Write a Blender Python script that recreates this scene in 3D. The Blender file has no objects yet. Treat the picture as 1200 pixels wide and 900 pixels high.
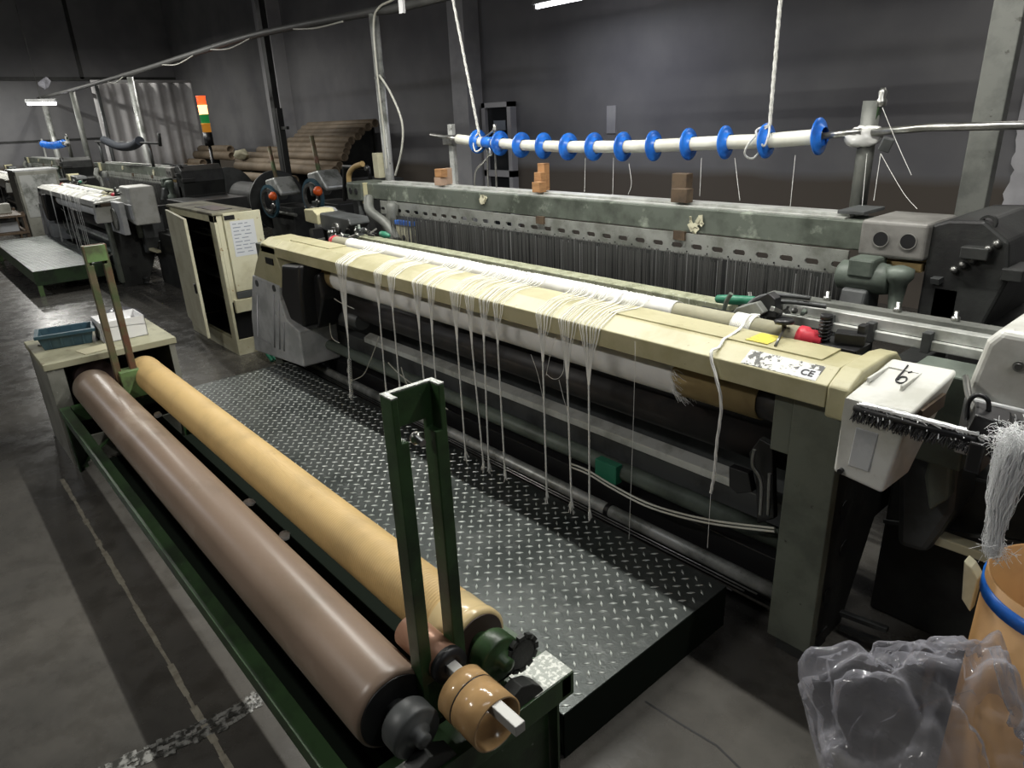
import bpy, bmesh, math, random
from mathutils import Vector, Matrix, Quaternion, noise
random.seed(7)
SC = bpy.context.scene
COL = SC.collection
# ------------------------------------------------------------------ camera
F = 809.907
R = ((0.66106737, 0.24516406, -0.70914351), (0.74926202, -0.2660195, 0.60649818), (-0.03995445, -0.93227046, -0.35954893))
H = 1.65
cam = bpy.data.cameras.new('camera'); camo = bpy.data.objects.new('camera', cam); COL.objects.link(camo)
cam.sensor_width = 36; cam.lens = F * 36 / 1200; cam.clip_start = 0.02; cam.clip_end = 200
m = Matrix(((R[0][0], -R[0][1], -R[0][2], 0), (R[1][0], -R[1][1], -R[1][2], 0), (R[2][0], -R[2][1], -R[2][2], H), (0, 0, 0, 1)))
camo.matrix_world = m
SC.camera = camo
# ------------------------------------------------------------------ world, lamps, exposure
w = bpy.data.worlds.new('world'); SC.world = w; w.use_nodes = True
w.node_tree.nodes['Background'].inputs[0].default_value = (0.75, 0.8, 1.0, 1)
w.node_tree.nodes['Background'].inputs[1].default_value = 0.05
SC.view_settings.view_transform = 'Standard'; SC.view_settings.look = 'None'
SC.view_settings.gamma = 1; SC.view_settings.use_curve_mapping = False
SC.view_settings.exposure = 0.2

def area(name, loc, sx, sy, power, color=(1, 1, 1), target=None):
    l = bpy.data.lights.new(name, 'AREA'); l.shape = 'RECTANGLE'; l.size = sx; l.size_y = sy
    l.energy = power; l.color = color
    o = bpy.data.objects.new(name, l); COL.objects.link(o); o.location = loc
    if target:
        o.rotation_euler = (Vector(target) - Vector(loc)).to_track_quat('-Z', 'Y').to_euler()
    return o
TUBES = [(-0.75, 1.98, 2.75, 34), (-2.35, 1.98, 2.75, 40), (-3.95, 1.98, 2.8, 40), (-9.6, 1.98, 2.95, 42), (-11.6, 1.98, 2.95, 50), (-15.5, 2.0, 3.0, 50), (-18.0, 2.0, 3.0, 50)]
for i, (x, y, z, p) in enumerate(TUBES):
    area('tube_light', (x, y, z), 1.2, 0.04, p, (1.0, 0.985, 0.93))
area('back_lamp_and_fill', (-5.0, 5.28, 2.62), 1.2, 0.05, 12, (0.86, 0.88, 1.0))
area('back_lamp_and_fill', (-12.5, 4.3, 3.4), 1.2, 0.1, 20, (1.0, 0.97, 0.92))  # unseen fill light added to brighten the far back wall
area('back_lamp_and_fill', (-17.0, 3.9, 3.6), 1.2, 0.1, 40, (1.0, 0.97, 0.9))  # unseen fill light added for the end wall and curtain
area('back_lamp_and_fill', (-0.8, 5.0, 3.2), 1.2, 0.1, 14, (1.0, 0.95, 0.9))
area('aisle_fill', (-2.6, -1.6, 3.1), 1.2, 0.12, 34, (1.0, 0.97, 0.92), (-2.4, 1.2, 0.4))  # unseen fill from behind the camera, lifts the loom front
area('aisle_fill', (0.9, 0.6, 3.0), 1.2, 0.12, 7, (0.95, 0.97, 1.0), (-0.8, 1.6, 0.6))  # weak unseen fill added from the right
area('aisle_fill', (-9.5, -1.8, 3.1), 1.2, 0.12, 26, (0.92, 0.94, 1.0), (-9, 1.0, 0.3))  # unseen fill for the far looms

def at(px, py, **k):
    """the point of the place seen at a photograph pixel, on the plane x=, y= or z="""
    d = (px - 600, py - 450, F)
    r = [sum(R[i][j] * d[j] for j in range(3)) for i in range(3)]
    c = (0, 0, H)
    (n, v), = k.items(); i = 'xyz'.index(n)
    t = (v - c[i]) / r[i]
    return Vector((c[0] + t * r[0], c[1] + t * r[1], c[2] + t * r[2]))

# ------------------------------------------------------------------ materials
def mat(name, col, rough=0.6, metal=0.0, col2=None, scale=6, lo=0.45, hi=0.62, bump=0.0, bscale=80, detail=6,
        emit=None, estr=0, alpha=1.0, stretch=(1, 1, 1), spec=0.5, col3=None, scale3=40, lo3=0.58, hi3=0.62):
    mt = bpy.data.materials.new(name); mt.use_nodes = True
    nt = mt.node_tree; N = nt.nodes; L = nt.links; b = N['Principled BSDF']
    b.inputs['Base Color'].default_value = (*col, 1); b.inputs['Roughness'].default_value = rough
    b.inputs['Metallic'].default_value = metal; b.inputs['Alpha'].default_value = alpha
    b.inputs['Specular IOR Level'].default_value = spec
    tc = N.new('ShaderNodeTexCoord'); mp = N.new('ShaderNodeMapping'); mp.inputs['Scale'].default_value = stretch
    L.new(tc.outputs['Object'], mp.inputs['Vector'])
    def noise(s, d=detail):
        n = N.new('ShaderNodeTexNoise'); n.inputs['Scale'].default_value = s; n.inputs['Detail'].default_value = d
        n.inputs['Roughness'].default_value = 0.62
        L.new(mp.outputs['Vector'], n.inputs['Vector']); return n
    def mixin(prev, c, s, a, z):
        n = noise(s); r = N.new('ShaderNodeMapRange'); r.inputs[1].default_value = a; r.inputs[2].default_value = z
        L.new(n.outputs['Fac'], r.inputs[0])
        mx = N.new('ShaderNodeMix'); mx.data_type = 'RGBA'
        L.new(r.outputs[0], mx.inputs[0])
        if prev is None: mx.inputs[6].default_value = (*col, 1)
        else: L.new(prev, mx.inputs[6])
        mx.inputs[7].default_value = (*c, 1)
        return mx.outputs[2]
    out = None
    if col2: out = mixin(None, col2, scale, lo, hi)
    if col3: out = mixin(out, col3, scale3, lo3, hi3)
    if out is not None: L.new(out, b.inputs['Base Color'])
    if bump:
        n = noise(bscale, 4); bp = N.new('ShaderNodeBump'); bp.inputs['Strength'].default_value = bump
        bp.inputs['Distance'].default_value = 0.004
        L.new(n.outputs['Fac'], bp.inputs['Height']); L.new(bp.outputs['Normal'], b.inputs['Normal'])
    if emit:
        b.inputs['Emission Color'].default_value = (*emit, 1); b.inputs['Emission Strength'].default_value = estr
    return mt
M = {}
M['cream'] = mat('cream_paint', (0.46, 0.43, 0.27), 0.45, 0, (0.38, 0.35, 0.2), 5, col3=(0.2, 0.17, 0.1), scale3=34, lo3=0.66, hi3=0.72, bump=0.15)
M['cabinet'] = mat('cabinet_cream', (0.62, 0.6, 0.44), 0.45, 0, (0.5, 0.47, 0.32), 4, col3=(0.3, 0.18, 0.07), scale3=14, lo3=0.645, hi3=0.7, bump=0.1)
M['cabinet_top'] = mat('cabinet_top_dusty', (0.26, 0.25, 0.18), 0.7, 0, (0.12, 0.11, 0.08), 5, bump=0.2)
M['white'] = mat('white_plastic', (0.62, 0.62, 0.58), 0.4, 0, (0.47, 0.47, 0.42), 5, col3=(0.2, 0.19, 0.17), scale3=20, lo3=0.68, hi3=0.76)
M['whitegrey'] = mat('white_grey_plastic', (0.5, 0.51, 0.51), 0.42, 0, (0.34, 0.35, 0.35), 5, col3=(0.15, 0.15, 0.14), scale3=14, lo3=0.66, hi3=0.76)
M['green'] = mat('green_paint', (0.03, 0.07, 0.024), 0.38, 0, (0.015, 0.03, 0.013), 6, col3=(0.22, 0.26, 0.2), scale3=40, lo3=0.68, hi3=0.74, bump=0.1)
M['green_light'] = mat('green_paint_light', (0.16, 0.27, 0.1), 0.45, 0, (0.1, 0.12, 0.06), 8)
M['olive'] = mat('olive_rust_steel', (0.17, 0.14, 0.085), 0.5, 0.2, (0.09, 0.13, 0.055), 7, col3=(0.16, 0.08, 0.05), scale3=9, lo3=0.5, hi3=0.62)
M['greygreen'] = mat('grey_green_paint', (0.125, 0.15, 0.125), 0.5, 0.1, (0.07, 0.085, 0.07), 4, col3=(0.33, 0.36, 0.3), scale3=26, lo3=0.68, hi3=0.76, bump=0.15)
M['beamgreen'] = mat('weathered_beam_green', (0.14, 0.158, 0.132), 0.4, 0.3, (0.065, 0.075, 0.06), 4, col3=(0.36, 0.4, 0.33), scale3=9, lo3=0.57, hi3=0.72, bump=0.1, stretch=(1, 1, 1))
M['legpaint'] = mat('leg_grey_green', (0.135, 0.15, 0.12), 0.5, 0.0, (0.09, 0.1, 0.08), 5, col3=(0.02, 0.02, 0.016), scale3=30, lo3=0.66, hi3=0.72)
M['darkframe'] = mat('dark_cast_iron', (0.035, 0.037, 0.035), 0.5, 0.2, (0.02, 0.02, 0.02), 5, bump=0.2)
M['darkgrey'] = mat('dark_grey_paint', (0.075, 0.08, 0.08), 0.45, 0.1, (0.04, 0.042, 0.042), 5)
M['black'] = mat('black_plastic', (0.012, 0.012, 0.013), 0.4)
M['rubber'] = mat('black_rubber', (0.02, 0.019, 0.019), 0.5, 0, (0.035, 0.03, 0.028), 7)
M['steel'] = mat('steel_bare', (0.42, 0.42, 0.4), 0.3, 0.9, (0.25, 0.25, 0.23), 10)
M['steeldark'] = mat('steel_oily', (0.2, 0.2, 0.19), 0.35, 0.85, (0.09, 0.09, 0.085), 8)
M['alu'] = mat('bright_aluminium', (0.62, 0.63, 0.6), 0.35, 0.4, (0.4, 0.41, 0.38), 8)
M['galv'] = mat('galvanised_post', (0.5, 0.51, 0.49), 0.42, 0.4, (0.2, 0.21, 0.19), 5, col3=(0.1, 0.1, 0.09), scale3=25, lo3=0.62, hi3=0.7)
M['galvold'] = mat('old_grey_post', (0.15, 0.155, 0.14), 0.5, 0.2, (0.1, 0.105, 0.095), 6, col3=(0.06, 0.06, 0.05), scale3=25, lo3=0.64, hi3=0.7)
M['perf'] = mat('perforated_alu', (0.38, 0.39, 0.36), 0.4, 0.5, (0.22, 0.23, 0.2), 6, col3=(0.08, 0.075, 0.06), scale3=50, lo3=0.64, hi3=0.7)
M['race'] = mat('dusty_olive_strip', (0.3, 0.31, 0.21), 0.6, 0, (0.17, 0.18, 0.11), 30, col3=(0.5, 0.52, 0.42), scale3=60, lo3=0.58, hi3=0.66)
M['brownrub'] = mat('brown_sheet_roller', (0.24, 0.175, 0.13), 0.34, 0, (0.19, 0.14, 0.1), 3, col3=(0.33, 0.26, 0.2), scale3=5, lo3=0.55, hi3=0.72, stretch=(0.6, 1, 1), bump=0.08, bscale=20)
M['yellowrub'] = mat('yellow_ribbed_rubber', (0.6, 0.42, 0.18), 0.6, 0, (0.5, 0.35, 0.15), 4, col3=(0.42, 0.26, 0.1), scale3=12, lo3=0.66, hi3=0.76)
M['yellowband'] = mat('clear_tape_band', (0.6, 0.47, 0.25), 0.22)
M['cardboard'] = mat('cardboard_core', (0.42, 0.28, 0.15), 0.5, 0, (0.36, 0.23, 0.12), 5)
M['glossycore'] = mat('varnished_core', (0.5, 0.32, 0.15), 0.16, 0, (0.42, 0.26, 0.12), 9)
M['tube'] = mat('paper_tube', (0.24, 0.185, 0.125), 0.6, 0, (0.17, 0.13, 0.085), 2)
M['drum'] = mat('fibre_drum', (0.47, 0.27, 0.11), 0.5, 0, (0.4, 0.22, 0.09), 5)
M['blue'] = mat('blue_plastic', (0.02, 0.16, 0.62), 0.3, 0, (0.015, 0.1, 0.42), 12)
M['bluegrey'] = mat('blue_grey_bin', (0.03, 0.075, 0.105), 0.45, 0, (0.05, 0.1, 0.12), 10)
M['coretube'] = mat('tan_core_tube', (0.42, 0.32, 0.15), 0.5, 0, (0.35, 0.26, 0.12), 6)
M['tubewhite'] = mat('offwhite_pipe', (0.6, 0.6, 0.53), 0.4, 0, (0.5, 0.49, 0.42), 5)
M['yarn'] = mat('white_yarn', (0.82, 0.82, 0.78), 0.9)
M['fibre'] = mat('loose_white_fibre', (0.93, 0.94, 0.94), 0.9)
M['cloth'] = mat('white_cloth', (0.8, 0.8, 0.78), 0.85, 0, (0.7, 0.7, 0.69), 3, bump=0.1, bscale=60)
M['creamcloth'] = mat('cream_wrap', (0.48, 0.46, 0.33), 0.75, 0, (0.4, 0.38, 0.27), 8, bump=0.2)
M['red'] = mat('red_collar', (0.55, 0.03, 0.05), 0.45)
M['orange'] = mat('orange_knob', (0.85, 0.13, 0.02), 0.4)
M['wood'] = mat('wood_block', (0.36, 0.19, 0.08), 0.6, 0, (0.24, 0.12, 0.05), 12, stretch=(1, 1, 5))
M['wooddark'] = mat('wood_block_dark', (0.09, 0.06, 0.035), 0.6, 0, (0.05, 0.033, 0.02), 12)
M['woodpale'] = mat('wood_block_pale', (0.36, 0.25, 0.18), 0.6)
M['heddle'] = mat('heddle_wire', (0.11, 0.11, 0.105), 0.4, 0.4)
M['heddlelight'] = mat('heddle_wire_bright', (0.4, 0.4, 0.4), 0.35, 0.6)
M['plate'] = mat('chequer_plate', (0.1, 0.11, 0.105), 0.34, 0.65, (0.05, 0.058, 0.055), 3, col3=(0.16, 0.17, 0.165), scale3=14, lo3=0.56, hi3=0.7, bump=0.25, bscale=120)
M['lug'] = mat('worn_lug_tops', (0.6, 0.63, 0.6), 0.35, 0.55, (0.4, 0.43, 0.4), 5, lo=0.45, hi=0.65)
M['speck'] = mat('speckled_plate', (0.3, 0.32, 0.29), 0.5, 0.4, (0.55, 0.56, 0.52), 90, lo=0.5, hi=0.56)
M['boxgrey'] = mat('scuffed_grey_box', (0.3, 0.3, 0.26), 0.5, 0.2, (0.2, 0.2, 0.17), 5, col3=(0.5, 0.5, 0.45), scale3=16, lo3=0.64, hi3=0.7, bump=0.2)
M['boxtop'] = mat('dirty_box_top', (0.4, 0.39, 0.27), 0.6, 0, (0.26, 0.25, 0.17), 4, col3=(0.16, 0.13, 0.08), scale3=7, lo3=0.58, hi3=0.66)
M['paper'] = mat('paper', (0.62, 0.64, 0.66), 0.8)
M['paperwhite'] = mat('white_card', (0.8, 0.8, 0.8), 0.7)
M['ink'] = mat('ink', (0.02, 0.02, 0.022), 0.6)
M['inkgrey'] = mat('ink_grey', (0.22, 0.25, 0.3), 0.7)
M['label'] = mat('worn_nameplate', (0.6, 0.6, 0.55), 0.5, 0, (0.06, 0.06, 0.055), 42, lo=0.52, hi=0.55)
M['yellow'] = mat('yellow_sticker', (0.7, 0.6, 0.08), 0.5, 0, (0.4, 0.36, 0.1), 60)
M['rope'] = mat('grey_rope', (0.55, 0.55, 0.52), 0.85, 0, (0.4, 0.4, 0.37), 60)
M['curtain'] = mat('pale_curtain', (0.55, 0.54, 0.54), 0.85, 0, (0.42, 0.41, 0.41), 1.2)
M['glasspane'] = mat('door_pane', (0.02, 0.022, 0.025), 0.1)
M['doorframe'] = mat('aluminium_door_frame', (0.4, 0.4, 0.42), 0.45, 0.2)
M['tubeglow'] = mat('fluorescent_tube', (1, 1, 1), 0.4, emit=(0.95, 0.93, 1.0), estr=12)
M['lampred'] = mat('lamp_red', (0.8, 0.05, 0.02), 0.3, emit=(1, 0.09, 0.02), estr=1.6)
M['lamporange'] = mat('lamp_orange_lit', (1, 0.4, 0.1), 0.3, emit=(1, 0.36, 0.12), estr=5)
M['lampgreen'] = mat('lamp_green', (0.02, 0.3, 0.07), 0.3, emit=(0.02, 0.4, 0.1), estr=0.25)
M['lampamber'] = mat('lamp_amber', (0.5, 0.2, 0.02), 0.3, emit=(1, 0.4, 0.05), estr=0.25)
M['hosegreen'] = mat('green_hose', (0.02, 0.16, 0.09), 0.4)

def plastic_film(name, col, a):
    mt = bpy.data.materials.new(name); mt.use_nodes = True
    nt = mt.node_tree; N = nt.nodes; L = nt.links; b = N['Principled BSDF']
    b.inputs['Base Color'].default_value = (*col, 1); b.inputs['Roughness'].default_value = 0.11
    b.inputs['Specular IOR Level'].default_value = 1.0
    lw = N.new('ShaderNodeLayerWeight'); lw.inputs[0].default_value = 0.35
    r = N.new('ShaderNodeMapRange'); r.inputs[3].default_value = a; r.inputs[4].default_value = 0.7
    L.new(lw.outputs['Facing'], r.inputs[0]); L.new(r.outputs[0], b.inputs['Alpha'])
    return mt
M['housing'] = mat('grimy_grey_housing', (0.2, 0.195, 0.18), 0.5, 0, (0.12, 0.115, 0.105), 6)
M['skirt'] = mat('dark_green_steel', (0.008, 0.012, 0.008), 0.9, spec=0.1)  # near-black and matt; on the roller gap sheet it paints shade
M['conduit'] = mat('dull_conduit', (0.09, 0.09, 0.085), 0.55, 0.2)
M['film'] = plastic_film('clear_plastic_film', (0.42, 0.42, 0.47), 0.13)

def wall_mat():
    mt = bpy.data.materials.new('factory_wall'); mt.use_nodes = True
    nt = mt.node_tree; N = nt.nodes; L = nt.links; b = N['Principled BSDF']; b.inputs['Roughness'].default_value = 0.85
    g = N.new('ShaderNodeNewGeometry'); s = N.new('ShaderNodeSeparateXYZ'); L.new(g.outputs['Position'], s.inputs[0])
    n = N.new('ShaderNodeTexNoise'); n.inputs['Scale'].default_value = 1.3; n.inputs['Detail'].default_value = 8; L.new(g.outputs['Position'], n.inputs['Vector'])
    a = N.new('ShaderNodeMath'); a.operation = 'MULTIPLY_ADD'; a.inputs[1].default_value = 0.12; L.new(n.outputs['Fac'], a.inputs[0]); L.new(s.outputs['Z'], a.inputs[2])
    r = N.new('ShaderNodeMapRange'); r.inputs[1].default_value = 1.06; r.inputs[2].default_value = 1.16; L.new(a.outputs[0], r.inputs[0])
    c = N.new('ShaderNodeMix'); c.data_type = 'RGBA'; L.new(r.outputs[0], c.inputs[0])
    c.inputs[6].default_value = (0.10, 0.085, 0.07, 1)
    c2 = N.new('ShaderNodeMix'); c2.data_type = 'RGBA'; c2.inputs[6].default_value = (0.2, 0.2, 0.205, 1); c2.inputs[7].default_value = (0.155, 0.155, 0.165, 1)
    r2 = N.new('ShaderNodeMapRange'); r2.inputs[1].default_value = 0.4; r2.inputs[2].default_value = 0.62; L.new(n.outputs['Fac'], r2.inputs[0]); L.new(r2.outputs[0], c2.inputs[0])
    L.new(c2.outputs[2], c.inputs[7]); L.new(c.outputs[2], b.inputs['Base Color'])
    return mt
M['wall'] = wall_mat()
def floor_mat():
    mt = bpy.data.materials.new('stained_concrete_floor'); mt.use_nodes = True
    nt = mt.node_tree; N = nt.nodes; L = nt.links; b = N['Principled BSDF']
    g = N.new('ShaderNodeNewGeometry')
    def noise(s, d):
        n = N.new('ShaderNodeTexNoise'); n.inputs['Scale'].default_value = s; n.inputs['Detail'].default_value = d; n.inputs['Roughness'].default_value = 0.65
        L.new(g.outputs['Position'], n.inputs['Vector']); return n
    n1 = noise(0.9, 8); n2 = noise(7, 8)
    def mr(src, a, z, o0=0, o1=1):
        r = N.new('ShaderNodeMapRange'); r.inputs[1].default_value = a; r.inputs[2].default_value = z; r.inputs[3].default_value = o0; r.inputs[4].default_value = o1
        L.new(src, r.inputs[0]); return r.outputs[0]
    mx = N.new('ShaderNodeMix'); mx.data_type = 'RGBA'; mx.inputs[6].default_value = (0.062, 0.06, 0.055, 1); mx.inputs[7].default_value = (0.12, 0.113, 0.1, 1)
    L.new(mr(n1.outputs['Fac'], 0.38, 0.66), mx.inputs[0])
    m2 = N.new('ShaderNodeMix'); m2.data_type = 'RGBA'; m2.blend_type = 'MULTIPLY'; m2.inputs[7].default_value = (0.55, 0.53, 0.5, 1)
    L.new(mr(n2.outputs['Fac'], 0.45, 0.7), m2.inputs[0]); L.new(mx.outputs[2], m2.inputs[6])
    L.new(m2.outputs[2], b.inputs['Base Color'])
    L.new(mr(n2.outputs['Fac'], 0.35, 0.7, 0.16, 0.38), b.inputs['Roughness'])
    bp = N.new('ShaderNodeBump'); bp.inputs['Strength'].default_value = 0.12; bp.inputs['Distance'].default_value = 0.01
    L.new(n2.outputs['Fac'], bp.inputs['Height']); L.new(bp.outputs['Normal'], b.inputs['Normal'])
    return mt
M['floor'] = floor_mat()

# ------------------------------------------------------------------ mesh builder
def frame_of(d):
    d = Vector(d).normalized(); u = Vector((0, 0, 1)) if abs(d.z) < 0.9 else Vector((1, 0, 0))
    a = d.cross(u).normalized(); return a, a.cross(d).normalized()
class MB:
    def __init__(s): s.v = []; s.f = []; s.s = []
    def quad(s, pts, sm=False):
        n = len(s.v); s.v += [tuple(p) for p in pts]; s.f.append(tuple(range(n, n + len(pts)))); s.s.append(sm); return s
    def box(s, x0, x1, y0, y1, z0, z1):
        return s.hexa([(x0, y0, z0), (x1, y0, z0), (x1, y1, z0), (x0, y1, z0), (x0, y0, z1), (x1, y0, z1), (x1, y1, z1), (x0, y1, z1)])
    def hexa(s, p):
        n = len(s.v); s.v += [tuple(q) for q in p]
        for f in ((0, 3, 2, 1), (4, 5, 6, 7), (0, 1, 5, 4), (1, 2, 6, 5), (2, 3, 7, 6), (3, 0, 4, 7)):
            s.f.append(tuple(n + i for i in f)); s.s.append(False)
        return s
    def obox(s, c, sx, sy, sz, rot=(0, 0, 0)):
        from mathutils import Euler
        Rm = Euler(rot).to_matrix(); c = Vector(c); p = []
        for z in (-1, 1):
            for x, y in ((-1, -1), (1, -1), (1, 1), (-1, 1)):
                p.append(c + Rm @ Vector((x * sx / 2, y * sy / 2, z * sz / 2)))
        return s.hexa(p)
    def bar(s, p0, p1, w, h):
        p0 = Vector(p0); p1 = Vector(p1); a, b = frame_of(p1 - p0); p = []
        for q in (p0, p1):
            for i, j in ((-1, -1), (1, -1), (1, 1), (-1, 1)): p.append(q + a * i * w / 2 + b * j * h / 2)
        return s.hexa(p)
    def rings(s, rings, sm=True, cap=True, closed=False):
        n = len(s.v); k = len(rings[0])
        for r in rings: s.v += [tuple(q) for q in r]
        for i in range(len(rings) - 1):
            for j in range(k):
                a = n + i * k + j; b = n + i * k + (j + 1) % k
                s.f.append((a, b, b + k, a + k)); s.s.append(sm)
        if cap:
            s.f.append(tuple(n + j for j in reversed(range(k)))); s.s.append(False)
            e = n + (len(rings) - 1) * k; s.f.append(tuple(e + j for j in range(k))); s.s.append(False)
        return s
    def lathe(s, p0, d, prof, seg=24, cap=True):
        """prof = [(along, radius)]"""
        p0 = Vector(p0); d = Vector(d).normalized(); a, b = frame_of(d)
        rr = [[p0 + d * t + (a * math.cos(2 * math.pi * j / seg) + b * math.sin(2 * math.pi * j / seg)) * max(r, 1e-4) for j in range(seg)] for t, r in prof]
        return s.rings(rr, True, cap)
    def cyl(s, p0, p1, r, seg=20, r1=None):
        p0 = Vector(p0); p1 = Vector(p1)
        return s.lathe(p0, p1 - p0, [(0, r), ((p1 - p0).length, r if r1 is None else r1)], seg)
    def ring(s, p0, d, ro, ri, t, seg=28):
        p0 = Vector(p0); d = Vector(d).normalized(); a, b = frame_of(d)
        rr = []
        for tt, r in ((0, ro), (t, ro), (t, ri), (0, ri), (0, ro)):
            rr.append([p0 + d * tt + (a * math.cos(2 * math.pi * j / seg) + b * math.sin(2 * math.pi * j / seg)) * r for j in range(seg)])
        n = len(s.v); s.rings(rr, False, False); return s
    def tube(s, pts, r, seg=8, radii=None):
        pts = [Vector(p) for p in pts]; rr = []
        for i, p in enumerate(pts):
            d = (pts[min(i + 1, len(pts) - 1)] - pts[max(i - 1, 0)]); a, b = frame_of(d) if i == 0 else (a, b)
            dn = d.normalized(); a = (a - dn * a.dot(dn)).normalized(); b = a.cross(dn).normalized()
            q = radii[i] if radii else r
            rr.append([p + (a * math.cos(2 * math.pi * j / seg) + b * math.sin(2 * math.pi * j / seg)) * q for j in range(seg)])
        return s.rings(rr)
    def prism(s, poly, axis, a, b):
        """polygon of 2D points extruded along an axis ('x': (y,z), 'y': (x,z), 'z': (x,y))"""
        def P(u, v, t): return {'x': (t, u, v), 'y': (u, t, v), 'z': (u, v, t)}[axis]
        return s.rings([[P(u, v, a) for u, v in poly], [P(u, v, b) for u, v in poly]], False)
    def build(s, name, m, parent=None, bevel=0, base=None, smooth=None, seg=2, weld=False):
        me = bpy.data.meshes.new(name)
        org = Vector(parent['_o']) if parent is not None else Vector(base or (0, 0, 0))
        me.from_pydata([tuple(Vector(v) - org) for v in s.v], [], s.f); me.update()
        bm = bmesh.new(); bm.from_mesh(me)
        if weld: bmesh.ops.remove_doubles(bm, verts=bm.verts, dist=1e-5)
        bmesh.ops.recalc_face_normals(bm, faces=bm.faces); bm.to_mesh(me); bm.free()
        me.polygons.foreach_set('use_smooth', [True] * len(me.polygons) if weld else [bool(x) if smooth is None else smooth for x in s.s][:len(me.polygons)])
        me.materials.append(m)
        o = bpy.data.objects.new(name, me); COL.objects.link(o)
        o['_o'] = tuple(org)
        if parent is not None: o.parent = parent
        else: o.location = org
        if bevel:
            b = o.modifiers.new('bevel', 'BEVEL'); b.width = bevel; b.segments = seg; b.limit_method = 'ANGLE'; b.angle_limit = 0.6
        return o
def thing(name, label, cat, loc, group=None):
    o = bpy.data.objects.new(name, None); COL.objects.link(o); o.location = loc; o.empty_display_size = 0.1
    o['_o'] = tuple(loc); return tag(o, label, cat, group)
def tag(o, label, cat, group=None):
    o['label'] = label; o['category'] = cat
    if group: o['group'] = group
    return o
def struct(o): o['kind'] = 'structure'; return o
def stuff(o): o['kind'] = 'stuff'; return o
def dup(o, delta=None, parent=None):
    c = o.copy(); COL.objects.link(c)
    if parent is not None: c.parent = parent; c.matrix_parent_inverse = o.matrix_parent_inverse.copy()
    if delta is not None: c.location = Vector(o.location) + Vector(delta)
    for ch in KIDS.get(o.name, []): dup(ch, None, c)
    return c
KIDS = {}
def index_kids():
    KIDS.clear()
    for o in list(COL.objects):
        if o.parent: KIDS.setdefault(o.parent.name, []).append(o)
def cut(o, cutter):
    """boolean a MB out of an object's mesh"""
    c = cutter.build('cutter', M['black'], base=o['_o'])
    c.location = (0, 0, 0); loc = o.location.copy(); par = o.parent; o.parent = None; o.location = (0, 0, 0)
    md = o.modifiers.new('cut', 'BOOLEAN'); md.object = c; md.solver = 'EXACT'
    if len(o.modifiers) > 1: o.modifiers.move(len(o.modifiers) - 1, 0)
    bev = [x for x in o.modifiers if x.type == 'BEVEL']
    for b in bev: b.show_viewport = False
    dg = bpy.context.evaluated_depsgraph_get(); me = bpy.data.meshes.new_from_object(o.evaluated_get(dg))
    o.modifiers.remove(md); o.data = me
    for b in bev: b.show_viewport = True
    o.parent = par; o.location = loc
    bpy.data.objects.remove(c)
    return o
def wire(name, splines, r, m, parent=None, base=None, res=2):
    """many thin strands as one curve object; splines = lists of points or (points, radii)"""
    cu = bpy.data.curves.new(name, 'CURVE'); cu.dimensions = '3D'; cu.bevel_depth = r; cu.bevel_resolution = res; cu.use_fill_caps = True
    org = Vector(parent['_o']) if parent is not None else Vector(base or (0, 0, 0))
    for sp in splines:
        pts, rad = sp if isinstance(sp, tuple) else (sp, None)
        q = cu.splines.new('POLY'); q.points.add(len(pts) - 1)
        for i, p in enumerate(pts):
            p = Vector(p) - org; q.points[i].co = (p.x, p.y, p.z, 1)
            if rad: q.points[i].radius = rad[i]
    tmp = bpy.data.objects.new(name, cu); COL.objects.link(tmp)
    dg = bpy.context.evaluated_depsgraph_get(); me = bpy.data.meshes.new_from_object(tmp.evaluated_get(dg))
    bpy.data.objects.remove(tmp); me.materials.clear(); me.materials.append(m)
    me.polygons.foreach_set('use_smooth', [True] * len(me.polygons))
    o = bpy.data.objects.new(name, me); COL.objects.link(o); o['_o'] = tuple(org)
    if parent is not None: o.parent = parent
    else: o.location = org
    return o
def smoothpath(pts, n=6):
    pts = [Vector(p) for p in pts]; out = []
    P = [pts[0]] + pts + [pts[-1]]
    for i in range(1, len(P) - 2):
        for k in range(n):
            t = k / n; a, b, c, d = P[i - 1], P[i], P[i + 1], P[i + 2]
            out.append(0.5 * ((2 * b) + (c - a) * t + (2 * a - 5 * b + 4 * c - d) * t * t + (3 * b - a - 3 * c + d) * t ** 3))
    out.append(pts[-1]); return out
def text(name, body, loc, xdir, ydir, size, m, parent=None, ext=0.0006, shear=0):
    cu = bpy.data.curves.new(name, 'FONT'); cu.body = body; cu.size = size; cu.extrude = ext; cu.align_x = 'CENTER'; cu.align_y = 'CENTER'; cu.shear = shear
    cu.offset = size * 0.02
    t = bpy.data.objects.new(name, cu); COL.objects.link(t)
    dg = bpy.context.evaluated_depsgraph_get(); me = bpy.data.meshes.new_from_object(t.evaluated_get(dg)); bpy.data.objects.remove(t)
    X = Vector(xdir).normalized(); Z = X.cross(Vector(ydir)).normalized(); Y = Z.cross(X)
    org = Vector(parent['_o']) if parent is not None else Vector((0, 0, 0))
    mt = Matrix((X, Y, Z)).transposed()
    for v in me.vertices: v.co = mt @ v.co + Vector(loc) - org
    me.materials.clear(); me.materials.append(m)
    o = bpy.data.objects.new(name, me); COL.objects.link(o); o['_o'] = tuple(org)
    if parent is not None: o.parent = parent
    return o
def ordinal(i): return ['first', 'second', 'third', 'fourth', 'fifth', 'sixth', 'seventh', 'eighth', 'ninth', 'tenth', 'eleventh', 'twelfth', 'thirteenth', 'fourteenth', 'fifteenth', 'sixteenth', 'seventeenth', 'eighteenth', 'nineteenth', 'twentieth'][i]

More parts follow.
